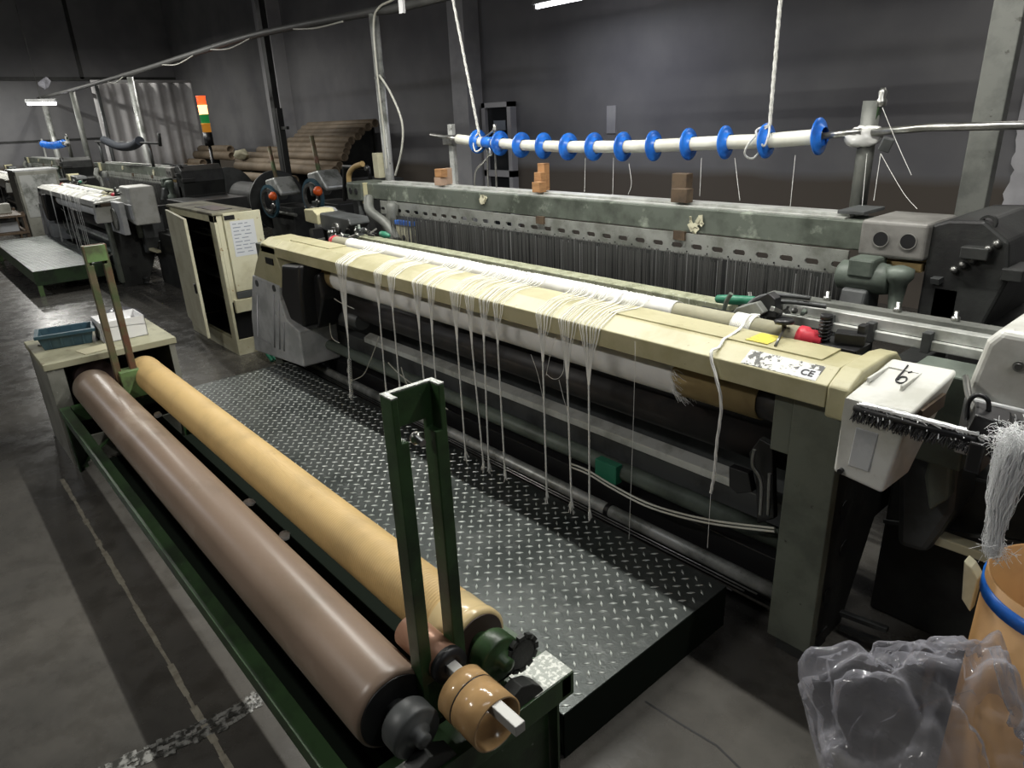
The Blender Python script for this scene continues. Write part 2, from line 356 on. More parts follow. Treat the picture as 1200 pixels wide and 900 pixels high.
# ================================================================== SETTING
struct(MB().box(-30, 4, -5, 6.3, -0.1, 0).build('floor', M['floor']))
struct(MB().box(-30, 4, 6.3, 6.5, 0, 5.2).build('wall_back', M['wall']))
struct(MB().box(-20.2, -20, -5, 6.3, 0, 5.2).build('wall_left', M['wall']))
struct(MB().box(3.0, 3.2, -5, 6.3, 0, 5.2).build('wall_right', M['wall']))
struct(MB().box(-30, 4, -5.2, -5, 0, 5.2).build('wall_front', M['wall']))
struct(MB().box(-30, 4, -5.2, 6.5, 5.2, 5.3).build('ceiling', M['wall']))
# seams of the panelled end wall, a dark dado on it
struct(MB().box(-20, -19.97, 4.16, 4.24, 2.9, 5.2).build('trim_1', M['darkframe']))
struct(MB().box(-20, -19.97, -5, 6.3, 2.86, 2.94).build('trim_2', M['darkframe']))
struct(MB().box(-20, -19.98, -5, 6.3, 1.56, 1.6).build('trim_3', M['darkframe']))
# pilasters on the back wall
M['pilaster'] = mat('pilaster_plaster', (0.42, 0.42, 0.43), 0.8, 0, (0.34, 0.34, 0.36), 2)
M['plaster'] = mat('peeling_white_plaster', (0.6, 0.6, 0.62), 0.8, 0, (0.5, 0.5, 0.52), 3)
struct(MB().box(-14.05, -13.45, 6.05, 6.3, 0, 5.2).build('trim_4', M['pilaster']))
struct(MB().box(-8.05, -7.72, 6.05, 6.3, 0, 5.2).build('trim_5', M['pilaster']))
# a patch of bare white plaster with a torn edge at the right
pp = []
random.seed(3)
for i in range(26):
    py = 150 + i * 7
    px = 1193 - (py - 150) * 0.12 + random.uniform(-3, 3) - (8 if py > 215 else 0) - (10 if 245 < py < 290 else 0)
    q = at(px, py, y=6.28); pp.append((q.x, q.z))
q = at(1200, 0, y=6.28)
poly = [(pp[0][0] + 0.03, 5.0)] + pp + [(pp[-1][0], 0.0), (2.9, 0.0), (2.9, 5.0)]
struct(MB().prism(poly, 'y', 6.27, 6.3).build('trim_6', M['plaster']))
# floor seam in the aisle (dusty joint strip) and a cracked wet streak
seam = MB(); random.seed(5); x = -3.95; prev = 0.292
while x < -0.9:
    nx = x + 0.06; ny = 0.292 + random.uniform(-0.0015, 0.0015); wv = random.uniform(0.005, 0.011)
    seam.quad([(x, prev - wv, 0.0015), (nx, ny - wv, 0.0015), (nx, ny + wv, 0.0015), (x, prev + wv, 0.0015)]); x = nx; prev = ny
M['seam'] = mat('dusty_floor_joint', (0.3, 0.28, 0.22), 0.7, 0, (0.2, 0.18, 0.14), 30)
struct(seam.build('trim_7', M['seam']))
crk = MB(); pts = [at(a, b, z=0.0) for a, b in ((40, 935), (110, 915), (170, 885), (225, 862), (275, 838), (305, 818), (340, 795), (400, 775))]
M['crack'] = mat('wet_cement_crack', (0.3, 0.3, 0.28), 0.2, 0, (0.05, 0.05, 0.045), 40, lo=0.42, hi=0.56, bump=0.6, bscale=60)
sp = smoothpath(pts, 8)
for i in range(len(sp) - 1):
    for k in range(3):
        a, b = sp[i], sp[i + 1]; d = (b - a).normalized(); n = Vector((-d.y, d.x, 0)); of = (k - 1) * 0.022 + random.uniform(-0.008, 0.008); wd = random.uniform(0.004, 0.016)
        crk.quad([a + n * (of - wd) + Vector((0, 0, .002)), b + n * (of - wd) + Vector((0, 0, .002)), b + n * (of + wd) + Vector((0, 0, .004)), a + n * (of + wd) + Vector((0, 0, .004))])
struct(crk.build('trim_8', M['crack']))
ck = MB(); q = [at(a, b, z=0) for a, b in ((756, 822), (800, 850), (840, 874), (872, 905))]
for i in range(3):
    d = (q[i + 1] - q[i]).normalized(); nn = Vector((-d.y, d.x, 0)) * .003
    ck.quad([q[i] - nn + Vector((0, 0, .001)), q[i + 1] - nn + Vector((0, 0, .001)), q[i + 1] + nn + Vector((0, 0, .001)), q[i] + nn + Vector((0, 0, .001))])
struct(ck.build('trim_9', M['black']))
# door in the back wall
dr = thing('door_1', '', '', (-7.35, 6.29, 0)); del dr['label'], dr['category']; dr['kind'] = 'structure'
a = at(567, 121, y=6.25); b = at(601, 118, y=6.25)
fr = MB().box(a.x, a.x + 0.07, 6.2, 6.3, 0, a.z).box(b.x - 0.07, b.x, 6.2, 6.3, 0, a.z).box(a.x, b.x, 6.2, 6.3, a.z - 0.06, a.z).box(a.x, b.x, 6.2, 6.3, 0.92, 1.0).box(a.x + .0, b.x, 6.2, 6.3, 0, 0.1)
fr.build('door_frame', M['doorframe'], dr)
MB().box(a.x + 0.07, b.x - 0.07, 6.25, 6.27, 0.1, a.z - 0.06).build('pane', M['glasspane'], dr)
MB().box(a.x + 0.2, b.x - 0.15, 6.235, 6.25, 1.5, 1.62).build('notice', M['inkgrey'], dr)
for nme, px, py, wd, ht, lab in (('paper_notice', 721, 140, 0.13, 0.29, 'plain grey paper notice pinned on the dark back wall above the blue discs'), ('paper_notice', 736, 160, 0.09, 0.1, 'small dim paper scrap on the wall just right below the larger notice')):
    c = at(px, py, y=6.29); tag(MB().box(c.x - wd / 2 - .06, c.x + wd / 2 - .06, 6.288, 6.3, c.z - ht / 2, c.z + ht / 2).build(nme, M['pilaster'] if ht > .2 else M['doorframe'], base=c), lab, 'notice')

# ================================================================== POSTS, CONDUIT, LAMPS
def post(x, y, r, h, label, m, square=False):
    t = thing('steel_post', label, 'post', (x, y, 0), 'posts carrying the overhead conduit')
    if square: MB().box(x - r, x + r, y - r * .6, y + r * .6, 0, h).build('shaft', m, t, 0.004)
    else: MB().cyl((x, y, 0), (x, y, h), r, 20).build('shaft', m, t)
    MB().box(x - r * 1.5, x + r * 1.5, y - r * 1.5, y + r * 1.5, 0, 0.012).build('base_plate', m, t)
    return t
pt = post(-5.2, 3.2, 0.038, 2.44, 'bright silver post with a cable at the left end of the near loom', M['galv'])
MB().box(-5.33, -5.25, 3.13, 3.19, 1.22, 1.42).build('switch_box', M['cabinet'], pt, 0.004)
wire('cable', [smoothpath([(-4.3, 3.19, 2.62), (-4.8, 3.17, 2.5), (-5.05, 3.16, 2.46), (-5.14, 3.155, 2.35), (-5.15, 3.15, 2.0), (-5.14, 3.15, 1.6), (-5.15, 3.15, 1.3)]),
    smoothpath([(-5.12, 3.15, 2.0), (-4.98, 3.15, 1.86), (-4.86, 3.15, 1.65), (-4.9, 3.15, 1.45), (-5.03, 3.15, 1.25)])], 0.009, M['tubewhite'], pt)
MB().ring((-5.2, 3.2, 1.98), (0, 0, 1), 0.043, 0.036, 0.015).build('clamp', M['steel'], pt)
post(-0.905, 3.2, 0.05, 3.2, 'thick grey rectangular post at the right end of the near loom', M['galvold'], True)
q = at(178, 200, y=3.2); post(-12.2, 3.2, 0.045, 2.44, 'silver post standing in front of the pale curtain', M['galv'])
post(-16.3, 3.2, 0.05, 2.44, 'slim far post right of the glowing distant lamp', M['galvold'])
post(-14.35, 3.2, 0.03, 2.44, 'thin dark post between the curtain and the distant lamp', M['darkgrey'])
post(-21.0 + 1.6, 3.2, 0.06, 2.44, 'bright far post at the left edge of the picture', M['galv'])
cd = tag(MB().tube(smoothpath([(-19.9, 3.2, 2.49), (-17, 3.2, 2.474), (-12.3, 3.2, 2.482), (-9.5, 3.2, 2.509), (-7.7, 3.2, 2.525), (-6.5, 3.2, 2.5), (-5.2, 3.2, 2.455), (-4.3, 3.2, 2.435), (0.9, 3.2, 2.45)], 6), 0.032, 12).build('overhead_conduit', M['conduit'], base=(-5, 3.2, 2.45)), 'long grey conduit pipe running overhead along the post tops', 'pipe')
for k, (x0, z0, x1, z1) in enumerate(((-13.3, 2.44, -12.4, 2.45), (-10.4, 2.47, -9.2, 2.48), (-8.6, 2.49, -7.5, 2.49), (-6.5, 2.47, -5.6, 2.43))):
    tag(wire('sagging_cable', [smoothpath([(x0, 3.15, z0), ((x0 + x1) / 2, 3.14, z0 - 0.04), (x1, 3.15, z1)])], 0.007, M['tubewhite'], base=(x0, 3.15, z0)), f'{ordinal(k)} short white cable sag from the left below the overhead conduit', 'cable', 'cable sags under the conduit')
# dark standing frame before the left pilaster
t = thing('dark_post', 'tall black steel post with a small bracket before the left pilaster', 'post', (-9.9, 4.4, 0))
a = at(277, 0, y=4.4); b = at(325, 270, y=4.4)
MB().box(-10.02, -9.9, 4.36, 4.44, 0, 4.4).build('shaft', M['darkframe'], t)
MB().box(-9.88, -9.84, 4.36, 4.44, 0, 1.9).build('side_rail', M['darkframe'], t)
MB().box(-9.9, -9.66, 4.38, 4.42, 1.62, 1.66).build('bracket', M['darkframe'], t)
def tube_lamp(x, y, z, ln, label, glow):
    t = thing('fluorescent_lamp', label, 'lamp', (x, y, z))
    MB().prism([(y - .05, z + .02), (y - .025, z + .06), (y + .025, z + .06), (y + .05, z + .02)], 'x', x - ln / 2, x + ln / 2).build('lamp_body', M['whitegrey'], t)
    MB().cyl((x - ln / 2 + .02, y, z), (x + ln / 2 - .02, y, z), 0.016, 12).build('lamp_tube', glow, t)
    for s in (-1, 1):
        MB().box(x + s * (ln / 2 - .015) - .012, x + s * (ln / 2 - .015) + .012, y - .02, y + .02, z - .02, z + .03).build('lamp_holder', M['whitegrey'], t)
        MB().cyl((x + s * ln * .35, y, z + .06), (x + s * ln * .35, y, 5.2), 0.004, 6).build('hanger', M['steeldark'], t)
    return t
c = at(655, 3, y=5.3)
tube_lamp(-5.0, 5.3, c.z, 1.2, 'lit fluorescent tube lamp hanging near the dark back wall', M['tubeglow'])
c = at(49, 121, x=-17.5)
t = thing('fluorescent_lamp', 'distant glowing tube lamp under the conduit at far left', 'lamp', c)
MB().prism([(c.x - .06, c.z + .02), (c.x - .03, c.z + .08), (c.x + .03, c.z + .08), (c.x + .06, c.z + .02)], 'y', c.y - .27, c.y + .27).build('lamp_body', M['whitegrey'], t)
MB().cyl((c.x, c.y - .25, c.z), (c.x, c.y + .25, c.z), 0.035, 12).build('lamp_tube', M['tubeglow'], t)
MB().cyl((c.x, c.y, c.z + .08), (c.x, c.y, 5.2), 0.006, 6).build('hanger', M['steeldark'], t)
for x, y, z, p in TUBES[:3]:
    tube_lamp(x, y, z + .03, 1.24, {-0.75: 'right', -2.35: 'middle', -3.95: 'left'}[x] + ' one of three tube lamps hung above the near loom', M['tubewhite'])
# plastic scrap caught on the far conduit
c = at(52, 98, y=3.1)
def crumple(name, c, rx, ry, rz, m, n=28, seed=1, amp=0.35, base_z=None, label='', cat='', parent=None, sharp=2.2, planes=16):
    """a soft crumpled lump: facets of random planes, softened folds between them"""
    rnd = random.Random(seed); P_ = []
    for k in range(planes):
        v = Vector((rnd.gauss(0, 1), rnd.gauss(0, 1), rnd.gauss(0, 1))).normalized(); P_.append((v, rnd.uniform(.62, 1.0)))
    mb = MB(); rr = []
    for i in range(1, n):
        th = math.pi * i / n; ring = []
        for j in range(n * 2):
            ph = math.pi * j / n
            d = Vector((math.sin(th) * math.cos(ph), math.sin(th) * math.sin(ph), math.cos(th)))
            f = min([1.12] + [h / d.dot(v) for v, h in P_ if d.dot(v) > .35])
            q = noise.noise(d * sharp + Vector((seed, 0, 0))); q2 = noise.noise(d * sharp * 2.3 + Vector((0, seed, 3)))
            f *= 1 - amp * .26 * (1 - min(1, abs(q) * 7)) - amp * .10 * (1 - min(1, abs(q2) * 5)) ** 1.5 + amp * .12 * noise.noise(d * 4)
            p = Vector((c[0] + d.x * rx * f, c[1] + d.y * ry * f, c[2] + d.z * rz * f))
            if base_z is not None and p.z < base_z: p.z = base_z + 0.003 * rnd.random()
            ring.append(p)
        rr.append(ring)
    mb.rings(rr, True, True)
    o = mb.build(name, m, parent, base=None if parent is not None else c)
    if label: tag(o, label, cat)
    return o
crumple('plastic_scrap', c, 0.35, 0.1, 0.13, M['film'], 12, 4, 0.5, label='crumpled plastic scrap caught above the conduit at far left', cat='plastic')

# hanging white strip at the top of the picture
c = at(471, 8, y=3.0); tag(MB().box(c.x - .025, c.x + .025, 2.99, 3.01, c.z - .04, c.z + .5).build('hanging_strip', M['paperwhite'], base=c), 'short white strip hanging from above beside the silver post', 'strip')

# pale curtain on the left
cu = MB(); n = 110; x0 = -16.0; ya, yb = 3.47, 5.32; rr = []
for i in range(n + 1):
    t_ = i / n; y = ya + (yb - ya) * t_
    rr.append([(x0 + .035 * math.sin(t_ * 52) + .03 * math.sin(t_ * 19 + 1), y, 2.58 - k * .42) for k in range(5)])
for i in range(n):
    for k in range(4): cu.quad([rr[i][k], rr[i + 1][k], rr[i + 1][k + 1], rr[i][k + 1]], True)
cu.quad([(x0 + .06, ya, 2.58), (x0 + .06, yb, 2.58), (x0 + .06, yb, 2.63), (x0 + .06, ya, 2.63)])
co = cu.build('curtain', M['curtain'], base=(x0, ya, 0), weld=True); sm = co.modifiers.new('s', 'SOLIDIFY'); sm.thickness = 0.006
tag(co, 'large pale curtain hanging across the hall before the end wall', 'curtain')

# ================================================================== MAIN LOOM
loom = thing('weaving_loom', 'wide near loom with cream front beam and white yarn tails hanging over it', 'loom', (-2.5, 2.2, 0), 'looms standing in one row')
XL, XR = -4.17, -0.73
# front beam (angled cover)
MB().prism([(1.70, .905), (1.70, .967), (1.765, 1.0), (1.90, 1.0), (1.90, .985), (1.775, .985), (1.715, .957), (1.715, .905)], 'x', XL, XR).build('front_beam', M['cream'], loom, 0.003)
for x0, x1 in ((-4.12, -3.62), (-1.55, -0.79)):
    MB().prism([(1.785, 1.0), (1.785, 1.005), (1.897, 1.007), (1.897, 1.0)], 'x', x0, x1).build('top_panel', M['cream'], loom, 0.001)
# cast end cap right
MB().prism([(1.695, .885), (1.695, .970), (1.72, .985), (1.77, 1.006), (1.92, 1.01), (1.99, 1.0), (2.03, .97), (2.04, .86), (1.75, .86)], 'x', XR + .002, -0.672).build('end_cap', M['cream'], loom, 0.008, seg=3)
MB().prism([(1.70, .91), (1.70, .967), (1.765, 1.0), (1.92, 1.0), (1.92, .86), (1.75, .86)], 'x', -4.40, XL - .002).build('end_cap', M['cream'], loom, 0.01, seg=3)
# worn nameplate on the sloping facet
A = Vector((1.70, .967)); B = Vector((1.765, 1.0))
def facet(x, f, lift=.0012):
    p = A + (B - A) * f; n = Vector((-(B - A).y, (B - A).x)).normalized()
    return Vector((x, p.x + n.x * lift, p.y + n.y * lift))
lb = MB().hexa([facet(-.985, .08, 0), facet(-.765, .08, 0), facet(-.765, .88, 0), facet(-.985, .88, 0), facet(-.985, .08), facet(-.765, .08), facet(-.765, .88), facet(-.985, .88)]).build('nameplate', M['label'], loom)
MB().hexa([facet(-.826, .12, .001), facet(-.768, .12, .001), facet(-.768, .6, .001), facet(-.826, .6, .001), facet(-.826, .12, .0016), facet(-.768, .12, .0016), facet(-.768, .6, .0016), facet(-.826, .6, .0016)]).build('clean_patch', M['paper'], lb)
text('lettering', 'CE', facet(-.797, .36, .0022), (1, 0, 0), (0, B.x - A.x, B.y - A.y), 0.03, M['ink'], lb)
# yellow sticker and round lever knob on top
MB().box(-1.03, -.96, 1.80, 1.89, 1.0065, 1.008).build('warning_sticker', M['yellow'], loom)
kb = MB().lathe((-.965, 1.90, 1.03), (-.1, .1, 1), [(0, .006), (.012, .007), (.015, .026), (.022, .03), (.028, .026), (.03, .004)], 20).build('lever_knob', M['black'], loom)
MB().cyl((-.935, 1.80, 1.008), (-.962, 1.895, 1.032), .004, 8).build('lever_rod', M['steeldark'], loom)
# thin take-up roll behind the beam
MB().cyl((-3.83, 1.945, 1.0), (-.935, 1.945, 1.0), .033, 24).build('take_up_roll', M['creamcloth'], loom)
MB().lathe((-.935, 1.945, 1.0), (1, 0, 0), [(0, .036), (.02, .036), (.024, .03), (.045, .03), (.048, .02), (.07, .02)], 24).build('red_collar', M['red'], loom)
MB().lathe((-3.83, 1.945, 1.0), (-1, 0, 0), [(0, .036), (.02, .036), (.024, .03), (.045, .03)], 24).build('red_collar', M['red'], loom)
# springs
def spring(x, y, z, r, h, turns, m, nm='spring'):
    pts = [(x + r * math.cos(a), y + r * math.sin(a), z + h * a / (turns * 2 * math.pi)) for a in [turns * 2 * math.pi * k / (turns * 12) for k in range(turns * 12 + 1)]]
    MB().tube(pts, .003, 6).build(nm, m, loom)
MB().cyl((-.865, 1.95, .99), (-.865, 1.95, 1.075), .009, 12).build('bolt', M['black'], loom)
MB().cyl((-.865, 1.95, 1.068), (-.865, 1.95, 1.082), .017, 12).build('bolt', M['black'], loom)
spring(-.865, 1.95, 1.0, .016, .065, 6, M['black'])
MB().box(-.89, -.76, 1.925, 2.02, .985, 1.0).obox((-.80, 1.975, 1.02), .08, .05, .03, (0, 0, .3)).obox((-.775, 1.99, 1.035), .02, .03, .05).build('roll_bracket', M['black'], loom, .002)
# cloth beam below
MB().cyl((-3.95, 1.86, .819), (-.975, 1.86, .819), .073, 40).build('cloth_beam', M['coretube'], loom)
MB().cyl((-.975, 1.86, .819), (-.86, 1.86, .819), .068, 32).build('beam_journal', M['rubber'], loom)
MB().cyl((-4.1, 1.86, .819), (-3.95, 1.86, .819), .06, 24).build('beam_journal', M['rubber'], loom)
# side frames
def side_frame(x0, x1, lx0, lx1, m):
    sf = MB().prism([(1.80, .05), (1.80, .93), (2.05, .95), (2.3, .86), (2.62, .86), (2.62, 1.05), (3.05, 1.05), (3.2, .8), (3.2, 0), (2.9, 0), (2.8, .35), (2.2, .35), (2.05, 0.0), (1.9, 0.0)], 'x', x0, x1).build('side_frame', m, loom, .006)
    MB().box(lx0, lx1, 1.762, 1.80, .06, .94).build('front_leg', M['legpaint'], loom, .004)
    MB().box(lx0 + .02, lx1 - .02, 1.79, 1.93, 0, .06).build('foot', M['darkframe'], loom)
    return sf
side_frame(-.81, -.73, -.845, -.705, M['darkframe'])
side_frame(-4.62, -4.52, -4.63, -4.50, M['darkframe'])
MB().box(-.905, -.845, 1.77, 1.83, .70, .885).build('leg_gusset', M['legpaint'], loom, .004)
for y, z in ((1.93, .50), (1.97, .34), (1.92, .74), (1.9, .2)):
    MB().cyl((-.7295, y, z), (-.726, y, z), .028, 20).build('frame_hole', M['black'], loom)
# rods between frames, low down
MB().box(-4.5, -.85, 2.22, 2.24, .28, .86).build('rear_sheet', M['darkgrey'], loom)
MB().cyl((-4.3, 1.97, .62), (-.86, 1.97, .62), .075, 36).build('rubber_roller', M['rubber'], loom)
MB().prism([(1.925, .425), (1.925, .455), (1.97, .475), (1.97, .44)], 'x', -3.6, -1.08).build('flat_bar', M['alu'], loom, .002)
MB().box(-4.5, -.86, 1.95, 2.02, .33, .42).build('cross_beam', M['darkgrey'], loom, .004)
MB().cyl((-4.5, 1.885, .335), (-.85, 1.885, .335), .034, 24).build('green_shaft', M['greygreen'], loom)
MB().cyl((-4.5, 1.87, .14), (-.85, 1.87, .14), .026, 20).build('lower_pipe', M['galv'], loom)
MB().box(-4.5, -.85, 1.93, 2.05, .02, .22).build('base_beam', M['black'], loom, .004)
for y, z, x1 in ((1.845, .105, -.98), (1.835, .09, -1.02), (1.825, .075, -1.08), (1.84, .122, -.93)):
    MB().cyl((-4.4, y, z), (x1, y, z), .0035, 6).build('thin_rod', M['steel'], loom)
MB().ring((-1.62, 1.87, .14), (1, 0, 0), .03, .024, .02).build('pipe_clamp', M['black'], loom)
for k in (0, 1):
    wire('twin_cable', [smoothpath([at(a, b + k * 4, y=1.81) for a, b in ((668, 543), (690, 552), (720, 570), (765, 592), (830, 609), (908, 619))])], .004, M['tubewhite'], loom)
for pl in (((383, 333), (392, 350), (415, 362)), ((444, 395), (435, 420), (425, 440), (408, 447)), ((560, 330), (552, 355), (547, 380)), ((386, 375), (389, 395), (398, 402)), ((470, 430), (480, 455), (505, 468), (525, 480)), ((455, 425), (470, 440), (500, 462))): wire('loose_wire', [smoothpath([at(a, b, y=1.83) for a, b in pl])], .003, M['tubewhite'], loom)
# release lever bracket at the right
br = MB().prism([(at(a, b, y=1.83).x, at(a, b, y=1.83).z) for a, b in ((857, 545), (880, 553), (884, 575), (866, 577), (857, 568))], 'y', 1.815, 1.845).build('lever_bracket', M['black'], loom, .003)
wire('lever_rod', [smoothpath([at(a, b, y=1.80) for a, b in ((884, 527), (882, 545), (892, 565), (891, 603))]), [at(902, 555, y=1.80), at(900, 603, y=1.80)]], .006, M['steel'], loom)
MB().prism([(at(a, b, y=1.85).x, at(a, b, y=1.85).z) for a, b in ((880, 530), (893, 512), (908, 520), (910, 606), (890, 612), (888, 560))], 'y', 1.835, 1.86).build('lever_bracket', M['black'], loom, .004)
# small green valve block
c = at(712, 548, y=1.85); MB().box(c.x - .05, c.x + .06, 1.83, 1.87, c.z - .05, c.z + .03).build('valve_block', M['hosegreen'], loom, .004)
# green strut inside, left
c = at(420, 330, y=2.0)
# reed, race board
MB().prism([(2.19, .955), (2.19, .98), (2.255, .985), (2.255, .955)], 'x', -4.05, -1.33).build('race_board', M['race'], loom, .003)
MB().box(-4.1, -1.2, 2.06, 2.185, .92, .945).build('temple_bar', M['black'], loom, .003)
MB().box(-4.1, -1.0, 1.99, 2.0, .93, .965).build('fell_plate', M['darkgrey'], loom)
# heddles
random.seed(11)
hb = MB(); hl = MB()
for k in range(1000):
    x = -4.05 + 2.95 * (k + random.random()) / 1000; y = random.choice((2.46, 2.50, 2.54, 2.57)); wv = random.uniform(.0012, .0026)
    (hl if random.random() < .05 else hb).box(x, x + wv, y, y + .0015, .62 + random.uniform(0, .03), 1.066)
stuff(hb.build('heddle_wires', M['heddle'], loom)); stuff(hl.build('bright_heddle_wires', M['heddlelight'], loom))
for y in (2.475, 2.515, 2.555, 2.585):
    MB().box(-4.3, -1.08, y - .006, y + .006, .58, .62).build('shaft_frame', M['darkgrey'], loom)
MB().box(-4.4, -1.08, 2.60, 2.61, .5, 1.05).build('back_screen', M['darkframe'], loom)
# perforated guide bar with real slots
pb = MB(); x = -4.45; z0, z1 = 1.045, 1.135; sl, pitch = .056, .1055; yy0, yy1 = 2.638, 2.648
pb.box(-4.45, -1.12, yy0, yy1, 1.091, z1); pb.box(-4.45, -1.12, yy0, yy1, z0, 1.068)
k = 0
while x < -1.16:
    xa = x + sl; xb = min(x + pitch, -1.12)
    pb.box(xa, xb, yy0, yy1, 1.068, 1.091)
    for s_, xx in ((1, x), (-1, xa)):  # rounded slot ends
        pb.prism([(xx, 1.068), (xx, 1.078), (xx + s_ * .003, 1.071), (xx + s_ * .009, 1.068)], 'y', yy0, yy1)
        pb.prism([(xx, 1.091), (xx, 1.081), (xx + s_ * .003, 1.088), (xx + s_ * .009, 1.091)], 'y', yy0, yy1)
    x += pitch; k += 1
pb.build('slotted_guide_bar', M['perf'], loom)
nb = MB(); x = -4.45 + .084
while x < -1.15:
    nb.cyl((x, 2.6365, 1.056), (x, 2.64, 1.056), .004, 8); x += pitch
stuff(nb.build('rivets', M['black'], loom))
for px in (633, 796):
    c = at(px, 0, y=2.63); c = at(px, 258 if px < 700 else 276, y=2.63)
    MB().box(c.x - .03, c.x + .03, 2.625, 2.64, c.z - .02, c.z + .02).build('rusty_tab', M['wooddark'], loom)
# top beam, rails
MB().box(-4.64, -1.07, 2.65, 2.80, 1.138, 1.245).build('top_beam', M['beamgreen'], loom, .006)
for y0, y1, z1 in ((2.665, 2.685, 1.252), (2.70, 2.735, 1.262), (2.75, 2.79, 1.258), (2.83, 2.87, 1.25)):
    MB().box(-4.5, -1.16, y0, y1, 1.2445 if y1 < 2.8 else 1.22, z1).build('top_rail', M['alu'], loom, .001)
MB().box(-1.2, -1.1, 2.68, 2.86, 1.262, 1.275).build('rail_stop', M['darkgrey'], loom, .002)
MB().box(-4.85, -4.64, 2.60, 2.85, 1.12, 1.25).build('beam_end_housing', M['beamgreen'], loom, .012)
MB().box(-4.67, -4.63, 2.62, 2.66, 1.10, 1.25).build('housing_rib', M['cream'], loom, .004)
for dx in (-.17, -.09):
    MB().cyl((-4.7 + dx + .08, 2.597, 1.19), (-4.7 + dx + .08, 2.602, 1.19), .022, 16).build('housing_hole', M['black'], loom)
for x in (-4.62, -4.72):
    MB().box(x - .015, x + .015, 2.62, 2.66, .55, 1.13).build('stand', M['darkgrey'], loom)
# torn yellowed rag stuck to the beam
for px, py, s_ in ((816, 262, .03), (566, 236, .022)):
    c = at(px, py, y=2.645); r = MB(); random.seed(px)
    for k in range(9):
        r.obox((c.x + random.uniform(-s_, s_), 2.645 - random.uniform(0, .008), c.z + random.uniform(-s_, s_)), random.uniform(.01, .03), .003, random.uniform(.015, .045), (random.uniform(-.4, .4), random.uniform(-1, 1), random.uniform(-.4, .4)))
    r.build('torn_tape', M['creamcloth'], loom)
# housing with two holes at the right end of the beam
hs = MB().box(-1.065, -.845, 2.58, 2.86, 1.135, 1.262).build('drive_housing', M['housing'], loom, .012, seg=3)
for hx in (-.99, -.90):
    MB().cyl((hx, 2.576, 1.20), (hx, 2.60, 1.20), .026, 24).build('housing_hole', M['black'], loom)
    MB().ring((hx, 2.578, 1.20), (0, -1, 0), .028, .025, .003).build('hole_rim', M['housing'], loom)
MB().prism([(-.85, .55), (-.85, 1.255), (-.80, 1.275), (-.70, 1.28), (-.66, 1.25), (-.62, 1.22), (-.60, 1.1), (-.64, .95), (-.66, .55)], 'y', 2.62, 3.1).build('side_box', M['darkframe'], loom, .01)
MB().ring((-.695, 2.64, 1.27), (0, 1, 0), .026, .017, .02).build('lifting_ring', M['darkframe'], loom)
MB().box(-.74, -.66, 2.58, 2.66, 1.16, 1.20).box(-.62, -.56, 2.6, 2.75, 1.10, 1.14).build('side_lug', M['darkframe'], loom, .004)
cy = MB().lathe((-1.11, 2.56, 1.065), (1, 0, 0), [(0, .04), (.01, .052), (.06, .056), (.15, .056), (.18, .05), (.185, .03)], 28).build('motor_drum', M['greygreen'], loom)
MB().box(-1.06, -.97, 2.50, 2.62, 1.07, 1.14).build('drum_block', M['greygreen'], loom, .01)
MB().prism([(2.5, .62), (2.46, .9), (2.5, 1.03), (2.62, 1.03), (2.64, .62)], 'x', -1.07, -.98).build('drum_arm', M['darkgrey'], loom, .01)
MB().lathe((-.90, 2.55, .86), (0, 0, 1), [(0, .025), (.02, .045), (.09, .045), (.11, .02), (.2, .03), (.22, .045), (.25, .045), (.26, .02)], 20).build('crank_link', M['greygreen'], loom)
MB().box(-1.0, -.86, 2.62, 2.66, 1.09, 1.12).build('yellow_tube', M['yellowrub'], loom)
MB().cyl((-.97, 2.75, 1.115), (-.62, 2.75, 1.115), .018, 14).build('yellow_rod', M['yellowrub'], loom)
# right-hand rapier rails
MB().box(-1.12, -.42, 2.18, 2.215, .995, 1.03).box(-1.12, -.42, 2.165, 2.18, .965, .995).build('rapier_rail', M['alu'], loom, .003)
MB().box(-1.2, -.50, 2.215, 2.26, 1.005, 1.045).build('rapier_rail', M['galvold'], loom, .003)
for x in (-.82, -.66, -.95):
    MB().box(x - .012, x + .012, 2.15, 2.18, .96, 1.02).build('rail_clip', M['darkgrey'], loom, .002)
for x in (-1.0, -.78, -.62): MB().lathe((x, 2.24, 1.045), (0, 0, 1), [(0, .012), (.012, .012), (.013, .006), (.03, .006)], 10).build('screw', M['steel'], loom)
# rapier head / cutter mechanism (cluster at right of the race)
def cluster(cx, cy, cz, seed, sx, names=('lever_arm', 'bolt', 'tensioner_plate')):
    random.seed(seed)
    for k in range(9):
        a = Vector((cx + random.uniform(-sx, sx), cy + random.uniform(-.06, .06), cz + random.uniform(-.01, .04)))
        b_ = a + Vector((random.uniform(-.06, .06), random.uniform(-.05, .05), random.uniform(-.02, .03)))
        MB().bar(a, b_, random.uniform(.008, .018), random.uniform(.006, .02)).build(names[0], random.choice((M['steeldark'], M['darkgrey'], M['greygreen'], M['steel'])), loom, .002)
    for k in range(8):
        a = Vector((cx + random.uniform(-sx, sx), cy + random.uniform(-.06, .06), cz + random.uniform(0, .04)))
        MB().lathe(a, (random.uniform(-.4, .4), random.uniform(-.4, .4), 1), [(0, .011), (.009, .011), (.0095, .006), (.022, .006)], 8).build(names[1], random.choice((M['steel'], M['steeldark'])), loom)
    for k in range(3):
        MB().obox((cx + random.uniform(-sx, sx), cy + random.uniform(-.05, .05), cz + random.uniform(-.02, .02)), random.uniform(.04, .08), .03, random.uniform(.02, .05), (random.uniform(-.3, .3), random.uniform(-.3, .3), random.uniform(-.5, .5))).build(names[2], random.choice((M['darkgrey'], M['black'])), loom, .003)
cluster(-1.13, 2.13, .99, 21, .1)
